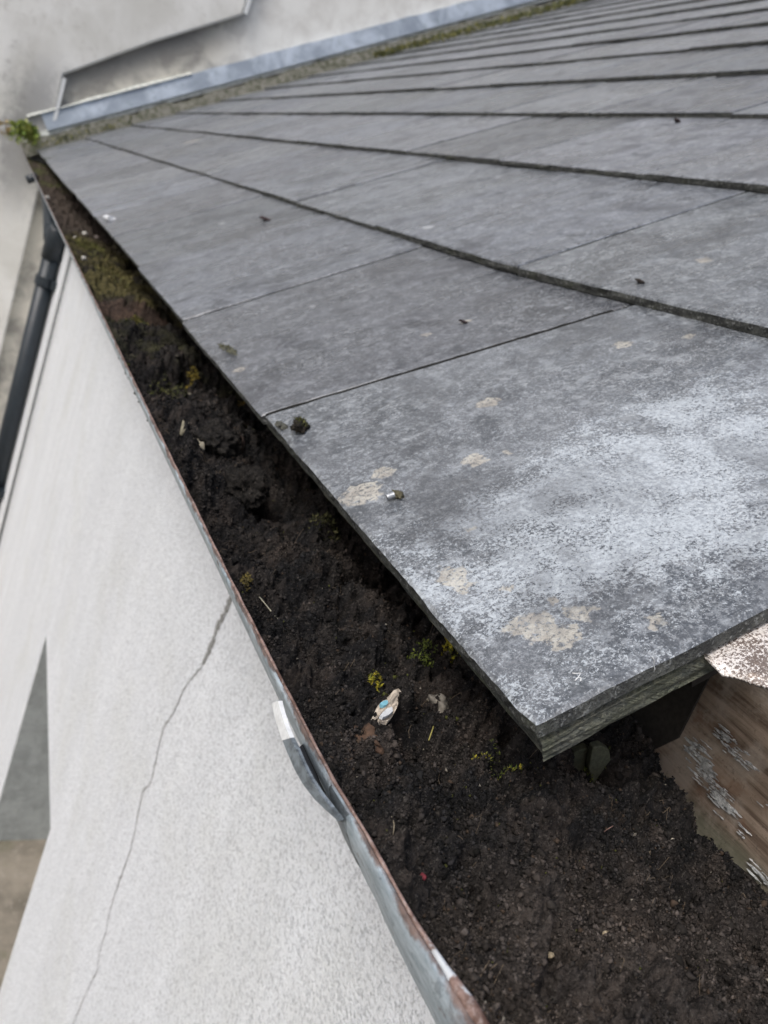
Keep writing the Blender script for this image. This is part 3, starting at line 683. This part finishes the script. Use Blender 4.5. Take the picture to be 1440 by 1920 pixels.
def soil_col(X, Y, Z):
    n1 = fbm(X / .03, Y / .03, 4, 101); n2 = fbm(X / .008, Y / .008, 3, 111)
    c = np.zeros(X.shape + (3,)); c[...] = (.0125, .0122, .0128)
    def blend(k, col):
        k = np.clip(k, 0, 1)[..., None]; c[...] = c * (1 - k) + np.array(col) * k
    blend(.4 + .9 * n2, (.028, .0245, .0225))
    blend(np.clip(fbm(X / .012, Y / .012, 3, 121) - .25, 0, .6), (.058, .047, .040))
    blend(np.clip((.155 - Y) / .05, 0, 1) * (.6 + .5 * n1) * np.clip((.26 - X) / .06, .55, 1), (.082, .068, .058))
    blend(np.clip(.3 * (n1 - .3) * 2, 0, .4), (.046, .035, .028))
    blend(((Y > .76) & (Y < .97)) * np.clip(.25 + .8 * n1, 0, .8), (.050, .050, .024))
    blend(((Y > .955) & (Y < 1.115)) * 1.0 * np.clip(.85 + n2, .5, 1), (.10, .068, .052))
    blend(((Y > 1.115) & (Y < 1.95)) * np.clip(.55 + .9 * n1, .15, .95), (.105, .092, .038))
    blend((Y > 1.7) * np.clip((Y - 1.7) / .4, 0, 1) * .85, (.095, .075, .060))
    blend((Y > 3.3) * np.clip(.3 + n1, 0, .8), (.11, .12, .045))
    return c
col = soil_col(X, Y, Z).reshape(-1, 3)
o = mesh('soil', V, F, M_SOIL, None, True, col=col)
setp(o, 'black crumbly soil and leaf mould filling the gutter', 'soil', kind='stuff')
def sz(x, y):                                  # height of the soil surface
    return float(soil_h(np.array([[x]]), np.array([[y]]))[0, 0])

# loose crumbs over the soil
ICO = np.array([(0, 0, 1), (.894, 0, .447), (.276, .851, .447), (-.724, .526, .447), (-.724, -.526, .447), (.276, -.851, .447), (.724, .526, -.447), (-.276, .851, -.447), (-.894, 0, -.447), (-.276, -.851, -.447), (.724, -.526, -.447), (0, 0, -1)])
ICF = np.array([(0, 1, 2), (0, 2, 3), (0, 3, 4), (0, 4, 5), (0, 5, 1), (1, 6, 2), (2, 7, 3), (3, 8, 4), (4, 9, 5), (5, 10, 1), (6, 7, 2), (7, 8, 3), (8, 9, 4), (9, 10, 5), (10, 6, 1), (7, 6, 11), (8, 7, 11), (9, 8, 11), (10, 9, 11), (6, 10, 11)])
OCT = np.array([(1, 0, 0), (-1, 0, 0), (0, 1, 0), (0, -1, 0), (0, 0, 1), (0, 0, -1)], float)
OCF = np.array([(0, 2, 4), (2, 1, 4), (1, 3, 4), (3, 0, 4), (2, 0, 5), (1, 2, 5), (3, 1, 5), (0, 3, 5)])
def crumbs(NC, base, faces, ymin, ysp, yp, rmed, rsig, rmax, jt, seed, name, label, bright):
    yy = ymin + RNG.random(NC) ** yp * ysp; xx = .127 + RNG.random(NC) * .199
    rad = np.clip(np.exp(RNG.normal(math.log(rmed), rsig, NC)), .0002, rmax) * (1 + .6 * (yy > .5))
    keep = (fbm(xx / .02, yy / .02, 3, seed) + RNG.random(NC) > .2) & (xx > .1262 + sxf(yy) + rad) & (xx < .3265 - rad * 1.5); xx, yy, rad = xx[keep], yy[keep], rad[keep]; NC = len(xx); nb = len(base)
    zz = soil_h(xx, yy) + rad * .3
    jit = 1 + RNG.normal(0, jt, (NC, nb, 1)); sc = rad[:, None, None] * np.array([1, 1, .85]) * (1 + RNG.normal(0, .2, (NC, 1, 3)))
    A = RNG.normal(size=(NC, 3, 3)); Q = np.linalg.qr(A)[0]
    Vc = np.einsum('nij,nkj->nki', Q, base[None] * jit * sc) + np.stack([xx, yy, zz], -1)[:, None]
    Fc = (faces[None] + (np.arange(NC) * nb)[:, None, None]).reshape(-1, 3)
    cc = soil_col(xx, yy, zz) * np.exp(np.clip(RNG.normal(0, .55, (NC, 1)), -2, .75)) * bright
    pk = RNG.random(NC); pale = pk < .0022; cc[pale] = np.array((.30, .27, .22)) * (.4 + RNG.random((pale.sum(), 1))); br = (pk > .03) & (pk < .055); cc[br] = np.array((.062, .044, .032))
    cc[(pk > .09) & (pk < .095)] = (.07, .075, .02)
    o = mesh(name, Vc.reshape(-1, 3), Fc, M_CRUMB, None, False, col=np.repeat(cc, nb, 0))
    return setp(o, label, 'soil crumbs', kind='stuff')
M_CRUMB = m_tint('crumb', .95, False, .1, .5)
crumbs(230000, OCT, OCF, .06, .62, 1.7, .00046, .40, .0013, .30, 131, 'fine_soil_crumbs', 'fine black crumbs covering the gutter soil', 1.08)
crumbs(15000, ICO, ICF, .06, .85, 1.5, .00075, .35, .0015, .45, 137, 'soil_crumbs', 'coarser dark crumbs scattered over the gutter soil', .9)
# fine rootlets and fibres
mb = MB()
for k in range(190):
    y = .07 + random.random() ** 1.4 * .75; x = random.uniform(.13, .31); a = random.uniform(0, 6.28); L = random.uniform(.003, .011); cv = random.uniform(-1.5, 1.5)
    P = []; px_, py_ = x, y
    for i in range(6):
        P.append((px_, py_, sz(px_, py_) + .0008 + .0016 * math.sin(i / 5 * 3.14) * random.random())); px_ += math.cos(a) * L / 5; py_ += math.sin(a) * L / 5; a += cv / 5
        px_ = min(max(px_, .127), .325)
    mb.tube(P, random.uniform(.00008, .00018), 4, cap=False)
o = mb.build('rootlets', m_plain('dry_root', (.13, .10, .07), .8, .2, 500, .6)); setp(o, 'fine dry rootlets tangled over the gutter soil', 'rootlets', kind='stuff')

# ------------------------------------------------------------------ moss, plants, litter
def moss(name, c, rx, ry, rz, n, cols, label, leaf=.0016, group=None, cat='moss', nrm=(0, 0, 1), surf=None):
    V = np.zeros((n, 6, 3)); base = np.zeros((n, 3))
    for i in range(n):
        a = random.uniform(0, 6.28); r_ = math.sqrt(random.random()); px_, py_ = c[0] + rx * r_ * math.cos(a), c[1] + ry * r_ * math.sin(a)
        z0 = surf(px_, py_) if surf else c[2]; hh = z0 + rz * random.random() * (1 - r_ * r_ * .7)
        dirv = np.array([random.gauss(0, .7), random.gauss(0, .7), random.uniform(.2, 1.2)]); dirv /= np.linalg.norm(dirv)
        s_ = np.cross(dirv, [random.gauss(0, 1), random.gauss(0, 1), random.gauss(0, 1)]); s_ /= np.linalg.norm(s_) + 1e-9; t_ = np.cross(dirv, s_)
        L = leaf * random.uniform(.6, 1.6); wd = L * .24; p = np.array([px_, py_, hh])
        V[i] = [p, p + dirv * L * .45 + s_ * wd + t_ * wd * .3, p + dirv * L * .45 - s_ * wd + t_ * wd * .3, p + dirv * L * 1.0 + t_ * wd * 1.0, p + dirv * L * .4 - t_ * wd * .25, p + dirv * L * 1.05 + t_ * wd * 1.1]
        base[i] = cols[random.randrange(len(cols))]; base[i] *= random.uniform(.6, 1.3)
    F0 = np.array([(0, 1, 4), (0, 4, 2), (1, 3, 4), (4, 3, 2)])
    F = (F0[None] + (np.arange(n) * 6)[:, None, None]).reshape(-1, 3)
    o = mesh(name, V.reshape(-1, 3), F, M_MOSS, None, False, col=np.repeat(base, 6, 0)); return setp(o, label, cat, group)
YG = [(.34, .30, .025), (.40, .33, .035), (.22, .22, .03), (.12, .13, .03)]; GR = [(.10, .13, .025), (.15, .18, .03), (.07, .09, .02)]; DK = [(.045, .05, .018), (.08, .08, .025), (.03, .03, .015)]
GM = 'moss clumps growing in the gutter'
def soilpt(px, py, z=-.165):
    p = onZ(px, py, z)
    for _ in range(6): p = onZ(px, py, sz(p[0], p[1]))
    return p
for (px_, py_, rx, ry, rz, n, cl, lab, lf) in [
    (842, 1238, .0042, .0055, .007, 330, YG, 'bright yellow moss tuft tucked under the slate edge, beside darker green moss', .0021),
    (800, 1212, .006, .007, .004, 300, GR, 'small dark green moss patch just beyond the bright tuft at the slate edge', .0014),
    (692, 1303, .0035, .0045, .004, 260, YG, 'small yellow moss tuft touching the bird-shaped paint flake', .0018),
    (940, 1365, .005, .006, .006, 240, GR + DK, 'ragged dull green moss against the foot of the corner slate', .0019),
    (985, 1392, .004, .0035, .003, 130, YG + GR, 'yellow-green moss right below the tip of the corner slates', .0016),
    (908, 1408, .004, .003, .003, 140, YG + DK, 'faint yellow-green moss spot on the soil left of the corner slate tip', .0014),
    (1105, 1450, .005, .004, .004, 200, GR + DK, 'mossy bits around the mossy slate shard under the corner slates', .0015),
    (905, 1480, .005, .005, .0015, 110, DK + GR, 'thin moss film on the open soil below the corner slate', .0012),
    (455, 1100, .0028, .004, .004, 90, [(.14, .11, .03), (.10, .08, .03)], 'withered brown-yellow moss tuft at the foot of the dry stalk by the gutter lip', .002),
    (470, 925, .006, .010, .006, 380, GR + DK, 'dark green moss hanging off the big soil lump mid-gutter', .0024),
    (612, 985, .010, .016, .004, 500, DK + [(.14, .13, .06)], 'olive moss scraps along the slate edge beyond the fallen clod', .0022),
    (365, 695, .004, .008, .006, 170, [(.26, .19, .03), (.16, .13, .03)], 'orange-yellow moss tuft on the far soil mound', .0028),
    (330, 690, .016, .035, .006, 700, DK, 'dull green moss carpet over the far soil mound', .0026),
    (262, 615, .014, .03, .008, 900, DK + [(.2, .18, .04)], 'dark moss cushion on the peak of the far soil heap', .003),
    (450, 765, .004, .006, .005, 120, [(.22, .14, .03), (.12, .1, .03)], 'amber moss tuft under the slate edge short of the first joint', .0024),
    (205, 520, .026, .11, .006, 1000, [(.12, .11, .035), (.09, .09, .03), (.16, .13, .05)], 'long olive-yellow moss bank just past the bare patch of gutter', .004),
    (165, 470, .022, .15, .006, 800, [(.13, .13, .035), (.09, .09, .03)], 'brighter green moss bank further along the gutter, dotted with white bits', .005),
    (73, 290, .05, .35, .012, 700, [(.12, .14, .04), (.08, .1, .03)], 'green moss in the far end of the gutter below the weed', .012)]:
    p = soilpt(px_, py_); moss('moss_clump', p, rx, ry, rz, n, cl, lab, lf, GM, surf=sz)
# moss line on the roof's mortar foot
def roofmoss(u0, u1, n, lab, v=4.86, sp=.05):
    V = []; F = []; cl = []
    for i in range(n):
        u_ = random.uniform(u0, u1); p = rf(u_, v + random.uniform(-sp, sp) * (1 - abs(2 * (u_ - u0) / (u1 - u0) - 1)) , random.uniform(0, .028)); L = random.uniform(.008, .02)
        b0 = len(V); q = np.array([random.gauss(0, 1), random.gauss(0, 1), abs(random.gauss(0, 1))]); q = q / np.linalg.norm(q) * L; s_ = np.cross(q, [0, 1, .3]) * .4
        V += [p, p + q * .5 + s_, p + q, p + q * .5 - s_]; F.append((b0, b0 + 1, b0 + 2, b0 + 3)); cl += [random.choice([(.14, .15, .05), (.2, .19, .06), (.08, .09, .04)])] * 4
    o = mesh('moss_clump', V, F, M_MOSS, None, False, col=np.array(cl)); return setp(o, lab, 'moss', 'moss along the flashing')
roofmoss(2.0, 3.5, 1500, 'long streak of olive moss on the slates beside the upper lead flashing', 4.72, .16)
roofmoss(.10, .6, 120, 'thin dark moss line at the foot of the lower lead flashing', 4.86, .03)
# weed at the far gutter end
weed = empty('weed', (.17, 4.86, -.13), 'leafy green weed with reddish tips sprouting from the far end of the gutter', 'weed')
sm = MB(); LV = []; LF = []; LC = []
tips = [onY(x, y, 4.72) for x, y in ((2, 232), (8, 250), (22, 236), (38, 233), (52, 238), (60, 250), (30, 262), (14, 258), (44, 248), (66, 262))]
root = onY(64, 268, 4.84)
for k, tp in enumerate(tips):
    P = []
    for i in range(9):
        t = i / 8; q = root + (tp - root) * t + np.array([0, 0, .03 * math.sin(t * 3.1)]); P.append(q)
    sm.tube(P, [.0022 * (1 - i / 10) for i in range(9)], 5)
    for i in range(1, 9):
        for s2 in range(7):
            p = np.array(P[i]) + np.random.default_rng(k * 99 + i * 7 + s2).normal(0, .006, 3); dr = np.random.default_rng(k * 31 + i * 5 + s2).normal(0, 1, 3); dr /= np.linalg.norm(dr)
            L = random.uniform(.018, .034); sd_ = np.cross(dr, [0.2, .4, 1.]); sd_ = sd_ / np.linalg.norm(sd_) * L * .33; b0 = len(LV)
            LV += [p, p + dr * L * .5 + sd_, p + dr * L, p + dr * L * .5 - sd_]; LF.append((b0, b0 + 1, b0 + 2, b0 + 3))
            c_ = (.40, .30, .14) if (k < 2 and i > 6) else random.choice([(.24, .32, .06), (.36, .44, .10), (.16, .24, .05), (.42, .44, .14)])
            LC += [c_] * 4
sm.build('stem', m_plain('weed_stem', (.16, .2, .06), .7, .3, 100), weed, True)
mesh('leaves', LV, LF, M_LEAF, weed, False, col=np.array(LC))

def blob(name, p, r3, col, label, cat, group=None, seed=0, sub=3, rotz=0, rough=.35, parent=None, mat=None, var=.25):
    import bmesh
    bm = bmesh.new(); bmesh.ops.create_icosphere(bm, subdivisions=sub, radius=1)
    me = bpy.data.meshes.new(name); cv = []
    from mathutils import noise as mn
    for v in bm.verts:
        c0 = v.co.copy(); k = 1 + rough * mn.noise(c0 * 1.4 + Vector((seed, 0, 0))) + rough * .5 * mn.noise(c0 * 4 + Vector((0, seed, 0)))
        k += rough * .35 * mn.noise(c0 * 9 + Vector((0, 0, seed))) + (rough * .3 * mn.noise(c0 * 22) if sub >= 5 else 0); v.co = Vector((c0.x * r3[0], c0.y * r3[1], c0.z * r3[2])) * k
        cv.append([x * (1 + var * mn.noise(c0 * 5 + Vector((seed, seed, 0)))) for x in col])
    bmesh.ops.rotate(bm, verts=bm.verts, cent=(0, 0, 0), matrix=Matrix.Rotation(rotz, 3, 'Z'))
    bmesh.ops.translate(bm, verts=bm.verts, vec=Vector(p)); bm.to_mesh(me); bm.free()
    a = me.color_attributes.new('tint', 'FLOAT_COLOR', 'POINT'); c4 = np.ones((len(cv), 4)); c4[:, :3] = np.array(cv); a.data.foreach_set('color', c4.ravel())
    o = link(name, me, mat or M_BIT, parent, True)
    if label: setp(o, label, cat, group)
    return o
def plate(name, outline, th_, col, surfz, label, cat, tilt=0.0, parent=None, bulge=.0006, seed=0):
    # irregular thin chip from an outline of pixels lying on the soil
    pts = [soilpt(a, b) for a, b in outline]; z = np.mean([p[2] for p in pts]) + surfz
    pts = [onZ(a, b, z) for a, b in outline]; c = np.mean(pts, 0)
    rings = [1.0, .82, .55, .25]; V = []; n = len(pts)
    for k, q in enumerate(rings):
        for i, p in enumerate(pts):
            v = c + (p - c) * q; V.append((v[0], v[1], v[2] + (bulge * (1 - q) * 3 + bulge * .6 * random.gauss(0, 1)) + tilt * (v[0] - c[0])))
    b0 = len(V); V.append((c[0], c[1], c[2] + bulge * 3))
    F = []
    for k in range(3):
        for i in range(n): F.append((k * n + i, k * n + (i + 1) % n, (k + 1) * n + (i + 1) % n, (k + 1) * n + i))
    for i in range(n): F.append((3 * n + i, 3 * n + (i + 1) % n, b0))
    b1 = len(V)
    for i, p in enumerate(pts): V.append((p[0], p[1], p[2] - th_ + tilt * (p[0] - c[0])))
    for i in range(n): F.append((i, b1 + i, b1 + (i + 1) % n, (i + 1) % n))
    F.append(tuple(b1 + i for i in range(n))[::-1])
    cl = np.array([col] * len(V)); 
    for i in range(len(cl)): cl[i] = cl[i] * random.uniform(.7, 1.15)
    o = mesh(name, V, F, M_BIT, parent, False, col=cl)
    if label: setp(o, label, cat)
    return o
# the pale flake with a blue spot
fk = plate('paint_flake', [(745, 1297), (749, 1303), (744, 1312), (745, 1322), (741, 1334), (734, 1345), (727, 1352), (718, 1350), (708, 1352), (698, 1360), (690, 1366), (685, 1361), (692, 1352), (699, 1343), (704, 1331), (709, 1321), (718, 1314), (729, 1307), (736, 1300)],
           .0016, (.60, .52, .42), .0042, 'pale bird-shaped paint flake with a sky blue spot, lying on the soil', 'paint flake', .15)
zt_ = fk.location.z
import bmesh
pz = max((fk.matrix_basis @ v.co).z for v in fk.data.vertices)
bp = [onZ(a, b, pz + .0002) for a, b in ((713, 1318), (721, 1313), (727, 1313), (728, 1318), (724, 1322), (719, 1323), (714, 1322))]
mesh('blue_spot', [tuple(p) for p in bp] + [(p[0], p[1], p[2] - .0012) for p in bp], [tuple(range(7))] + [(i, i + 7, (i + 1) % 7 + 7, (i + 1) % 7) for i in range(7)], m_plain('blue_paint', (.22, .50, .60), .6, .3, 500, .2), fk)
wp = [onZ(a, b, pz + .0001) for a, b in ((726, 1328), (735, 1325), (737, 1333), (729, 1340), (718, 1345), (712, 1342), (718, 1335))]
mesh('white_paint_patch', [tuple(p) for p in wp] + [(p[0], p[1], p[2] - .0012) for p in wp], [tuple(range(7))] + [(i, i + 7, (i + 1) % 7 + 7, (i + 1) % 7) for i in range(7)], M_WHITE, fk)
# stones and bits
def onsoil(px_, py_, name, r3, col, lab, cat, sink=.35, **k):
    p = soilpt(px_, py_); return blob(name, (p[0], p[1], p[2] + r3[2] * (1 - 2 * sink)), r3, col, lab, cat, **k)
onsoil(822, 1328, 'lichen_pebble', (.0042, .0062, .004), (.20, .18, .15), 'speckled grey-brown lump right of the bird-shaped paint flake', 'pebble', seed=3, rough=.6, var=.9)
onsoil(857, 1391, 'pale_pebble', (.0019, .0026, .0017), (.42, .38, .31), 'tiny pale pebble between the paint flake and the corner slate', 'pebble', seed=5, rough=.6)
onsoil(675, 1478, 'brown_stone', (.0028, .0034, .0018), (.07, .06, .054), 'rounded brown stone in the soil beside the gutter lip', 'stone', seed=8)
onsoil(793, 1645, 'red_berry', (.0009, .0012, .0009), (.15, .022, .03), 'tiny red berry in the soil near the gutter lip', 'berry', seed=2, rough=.2)
onsoil(1222, 1592, 'grey_stone', (.0036, .003, .0022), (.10, .095, .09), 'small angular grey stone in the soil by the board', 'stone', seed=12, rough=.6)
onsoil(1385, 1888, 'soil_lump', (.0075, .006, .0045), (.085, .075, .07), 'large greyish soil lump in the bottom right corner', 'soil lump', seed=15, rough=.6, sub=5, mat=M_SOIL)
onsoil(1010, 1900, 'soil_lump', (.005, .004, .003), (.07, .06, .053), 'medium brown soil lump at the bottom edge, left of the grey corner one', 'soil lump', seed=16, rough=.6, sub=5, mat=M_SOIL)
onsoil(690, 1385, 'leaf_scrap', (.0055, .0065, .0016), (.10, .058, .036), 'shrivelled brown leaf scrap below the bird-shaped paint flake', 'leaf', seed=22, rough=.9)
onsoil(395, 838, 'soil_clod', (.015, .021, .012), (.022, .020, .018), 'large dark clod beside the gutter lip, before the mossy mound', 'clod', seed=31, rough=.5, sub=5, mat=M_SOIL)
onsoil(455, 925, 'soil_clod', (.012, .019, .013), (.020, .018, .016), 'rounded dark clod in mid-gutter with moss on its right side', 'clod', seed=33, rough=.5, sub=5, mat=M_SOIL)
onsoil(322, 650, 'soil_clod', (.018, .042, .010), (.026, .025, .015), 'mossy far clod leaning on the gutter lip', 'clod', seed=35, rough=.5, sub=5, mat=M_SOIL)
onsoil(1032, 1792, 'pale_seed', (.0013, .0009, .0008), (.42, .34, .22), 'oval buff seed in the nearest dry soil', 'seed', seed=41, rough=.3)
onsoil(1135, 1751, 'pale_seed', (.0011, .0008, .0008), (.40, .33, .22), 'round buff seed right of the oval one in the dry soil', 'seed', seed=42, rough=.3)
# curled pale dead leaf and white grit farther along
def curl(name, pix, r, col, lab, cat, h=.004, wd=.0016):
    P = [soilpt(a, b) for a, b in pix]; mb = MB(); P = [(p[0], p[1], p[2] + h + h * .5 * math.sin(i * 1.3)) for i, p in enumerate(P)]
    n = len(P); V = []; F = []
    for i, p in enumerate(P):
        ww = wd * math.sin(math.pi * (i + .6) / (n + .2)); V += [(p[0] - ww, p[1] + ww * .5, p[2] + ww * .7), (p[0], p[1], p[2]), (p[0] + ww, p[1] - ww * .5, p[2] + ww * .5)]
    for i in range(n - 1):
        for j in range(2): F.append((i * 3 + j, (i + 1) * 3 + j, (i + 1) * 3 + j + 1, i * 3 + j + 1))
    o = mesh(name, V, F, M_BIT, None, True, col=np.array([col] * len(V))); q = o.modifiers.new('s', 'SOLIDIFY'); q.thickness = .0004; return setp(o, lab, cat)
curl('dead_leaf', [(352, 848), (358, 856), (366, 862), (374, 867), (383, 871)], 0, (.33, .30, .23), 'pale curled dead leaf on the dark clod by the gutter lip', 'leaf', .010, .0018)
curl('dead_leaf', [(330, 845), (334, 836), (338, 826), (344, 820)], 0, (.22, .20, .14), 'dull curled leaf standing beside the pale curled one', 'leaf', .011, .0022)
curl('twig', [(440, 845), (443, 852), (447, 858), (450, 866)], 0, (.17, .12, .10), 'short pinkish twig sticking up mid-gutter', 'twig', .009, .0009)
def stalk(pix, lab, rad, col, h=.004):
    P = [soilpt(a, b) for a, b in pix]; n = len(P); P = [(p[0], p[1], p[2] + .001 + h * math.sin(math.pi * i / (n - 1))) for i, p in enumerate(P)]
    mb = MB(); mb.tube(P, rad, 5); o = mb.build('dry_stalk', m_plain('dry_stalk', col, .7, .3, 400, .3), None, True); return setp(o, lab, 'stalk')
stalk([(481, 1118), (482, 1128), (486, 1140), (492, 1150), (501, 1159), (512, 1165), (524, 1169)], 'thin pale curved stalk arching over the soil by the gutter lip', .00028, (.42, .40, .30))
stalk([(735, 1570), (733, 1560), (731, 1548), (732, 1536)], 'faint straight stalk lying below the rounded brown stone', .0002, (.2, .17, .12), .002)
stalk([(1120, 1572), (1132, 1566), (1142, 1560), (1148, 1552)], 'short pinkish root fibre in the soil below the slate shard', .0002, (.2, .12, .1), .002)
stalk([(802, 1392), (804, 1382), (806, 1374), (812, 1368)], 'short upright yellow stalk right of the leaf scrap', .0003, (.32, .28, .08), .004)
# mossy slate shards under the corner
def shard(pix, x, z0, th_, col, lab):
    P = [onY(a, b, x) for a, b in pix]; n = len(P); V = [tuple(p) for p in P] + [(p[0] + th_ * .3, p[1] + th_, p[2]) for p in P]
    o = mesh('slate_shard', V, [tuple(range(n))] + [tuple(i + n for i in range(n))[::-1]] + [(i, i + n, (i + 1) % n + n, (i + 1) % n) for i in range(n)], M_BIT, None, False, col=np.array([col] * (2 * n)))
    bevel(o, .0006, 2); return setp(o, lab, 'slate shard')
shard([(1112, 1402), (1128, 1398), (1143, 1408), (1148, 1440), (1147, 1478), (1128, 1486), (1112, 1470), (1104, 1440)], .196, 0, .004, (.085, .090, .060), 'grey-green slate shard standing upright in the soil under the corner slates')
shard([(1076, 1412), (1100, 1402), (1116, 1412), (1112, 1450), (1100, 1474), (1082, 1476), (1074, 1450)], .201, 0, .004, (.070, .072, .045), 'darker mossy slate shard leaning left of the upright grey-green one')
# white grit on the far moss
GW = 'white grit on the far moss'
for i, (a, b, s_, lab) in enumerate([(158, 444, .0055, 'brightest white grit fleck on the far moss, nearest the slate edge of the three'), (140, 452, .0035, 'small whitish grit fleck on the far moss, nearest the gutter lip'), (180, 450, .004, 'dull pinkish grit fleck on the far moss, beside the brightest one'),
                                     (155, 492, .004, 'pale grit fleck lowest down on the far moss'), (88, 375, .006, 'pale grit fleck against the gutter lip past the far moss'), (194, 535, .004, 'pale grit fleck at the near edge of the far moss bank')]):
    p = soilpt(a, b); blob('grit_fleck', (p[0], p[1], p[2] + .007), (s_, s_ * 1.6, s_ * .7), (.62, .6, .55) if i != 2 else (.35, .30, .28), lab, 'grit', GW, seed=60 + i)

# things lying on the slates
def onslate(px_, py_, name, r3, col, lab, cat, **k):
    u_, v_ = onR(px_, py_, 0); uu = max(g_ for g_ in GAUGE if g_ <= u_ + .01); h = -(u_ - uu) * .0076 / .256
    p = rf(u_, v_, h + r3[2] * .55)
    return blob(name, p, r3, col, lab, cat, **k)
onslate(566, 803, 'fallen_clod', (.0050, .0095, .0028), (.035, .031, .025), 'dark mossy clod lying on the edge of the lowest slates at their first joint', 'clod', seed=71, rough=.6, sub=5, mat=M_SOIL, rotz=-.5)
onslate(528, 800, 'fallen_clod', (.0035, .006, .0018), (.08, .08, .065), 'small grey-green crumb beside the mossy clod at the first slate joint', 'clod', seed=72, rough=.6, sub=4)
u_, v_ = onR(566, 800); moss('moss_clump', rf(u_, v_, .002), .004, .008, .0025, 90, DK, 'short dark moss growing on the clod fallen on the slates', .002, 'moss on the slates')
u_, v_ = onR(427, 660); moss('moss_clump', rf(u_, v_, .001), .007, .014, .003, 260, [(.22, .22, .16), (.12, .12, .07)], 'grey-green lichen tuft on the slate edge beyond the fallen clod', .0022, 'moss on the slates')
onslate(1201, 527, 'soil_crumb', (.0042, .0024, .0012), (.05, .042, .037), 'flat dark crumb on the second course of slates', 'crumb', seed=75, rough=.7)
onslate(868, 592, 'soil_crumb', (.004, .002, .0008), (.05, .033, .035), 'dark smear-like crumb on the lowest course of slates', 'crumb', seed=76, rough=.8)
onslate(990, 218, 'soil_crumb', (.012, .007, .005), (.04, .037, .035), 'dark crumb on the third course beside its upper edge line', 'crumb', seed=79, rough=.8) if False else None
onslate(1271, 219, 'soil_crumb', (.006, .004, .002), (.05, .033, .035), 'black crumb far up the slates, just below a course edge', 'crumb', seed=79, rough=.8)
onslate(497, 404, 'soil_crumb', (.008, .010, .002), (.06, .038, .04), 'black crumb on the far lowest slates, left of centre', 'crumb', seed=80, rough=.8)
onslate(208, 411, 'bird_dropping', (.012, .016, .004), (.72, .74, .76), 'white curl of bird dropping on the far slate edge', 'bird dropping', seed=77, rough=.7)
onslate(738, 88, 'bird_dropping', (.020, .022, .014), (.66, .66, .66), 'white lump at the top of the roof beside the lead flashing', 'bird dropping', seed=78, rough=.6)
# spent tube on the corner slate
u_, v_ = onR(727, 939); p0 = rf(u_, v_, .0022)
u2, v2 = onR(741, 934); p1 = rf(u2, v2, .0022)
tb = empty('metal_ferrule', p0, 'little grey metal ferrule lying among buff lichen on the corner slate', 'ferrule')
mb = MB(); mb.tube([p0, p0 + (p1 - p0) * .3, p1], .0015, 14, cap=False); mb.tube([p0 + (p1 - p0) * .05, p1], .0011, 14); mb.build('tube', m_plain('dull_metal', (.42, .44, .46), .4, .6, 400, .4, .4), tb, True)
mb = MB(); q = p0 + (p0 - p1) * .03; mb.tube([q, p0 + (p1 - p0) * .12], .00105, 12); mb.build('dark_core', M_FELT, tb, True)
onslate(748, 928, 'moss_crumb', (.0030, .0040, .0016), (.10, .09, .055), 'olive crumb stuck behind the metal ferrule on the corner slate', 'crumb', seed=81, rough=.9)
# a white thread at the verge and a hair on the undercourse
mb = MB()
for pl in ([(1073, 1262), (1082, 1263), (1089, 1262), (1084, 1270), (1078, 1276)], [(1085, 1270), (1090, 1272), (1088, 1277)]):
    P = [rf(*onR(a, b, .001), .001) for a, b in pl]; mb.tube(P, .00022, 5)
o = mb.build('white_thread', M_WHITE, None, True); setp(o, 'tiny bent white thread on the corner slate near its outer edge', 'thread')
P = [onY(a, b, .1545) for a, b in ((1223, 1231), (1227, 1238), (1226, 1246), (1228, 1254), (1226, 1260))]
mb = MB(); mb.tube(P, .00016, 5); o = mb.build('white_hair', M_WHITE, None, True); setp(o, 'short pale hair on the split edge below the corner slate', 'hair')

# ------------------------------------------------------------------ downpipe and cable
dp = empty('downpipe', (.268, 3.86, GROUND), 'dark blue-black plastic downpipe on the white wall near the far corner', 'downpipe')
px0, py0 = float(onY(78, 558, 3.86)[0]), 3.86
mb = MB(); mb.tube([(px0, py0, GROUND), (px0, py0, -1.2), (px0, py0, -.42)], .0375, 20); mb.build('pipe', M_PIPE, dp, True)
mb = MB(); mb.tube([(px0, py0, -.50), (px0, py0, -.375), (px0 - .002, py0, -.36)], [.043, .043, .038], 20); mb.build('socket', M_PIPE, dp, True)
mb = MB(); B0 = [(px0, py0, -.36)] + [tuple(onY(a, b, y)) for a, b, y in ((96, 447, 3.88), (96, 425, 3.93), (94, 403, 4.0), (91, 385, 4.08), (88, 368, 4.18), (86, 345, 4.28))]
mb.tube(B0, [.037, .035, .033, .030, .026, .026, .024], 18); mb.build('swan_neck', M_PIPE, dp, True)
def clip(z):
    mb = MB(); mb.tube([(px0, py0, z - .02), (px0, py0, z + .02)], .045, 20); mb.box(px0 + .02, py0 - .075, z - .018, WX, py0 + .075, z + .018); o = mb.build('pipe_clip', M_PIPE, dp, False); return o
clip(-.60); clip(-1.62)
mb = MB(); mb.tube([(.322, 3.37, GROUND), (.322, 3.375, -1.0), (.322, 3.37, -.26)], .006, 8); o = mb.build('rod', M_ROD, None, True); setp(o, 'thin grey cable running down the white wall beside the downpipe', 'rod')  # thin grey tube added along the wall beside the downpipe
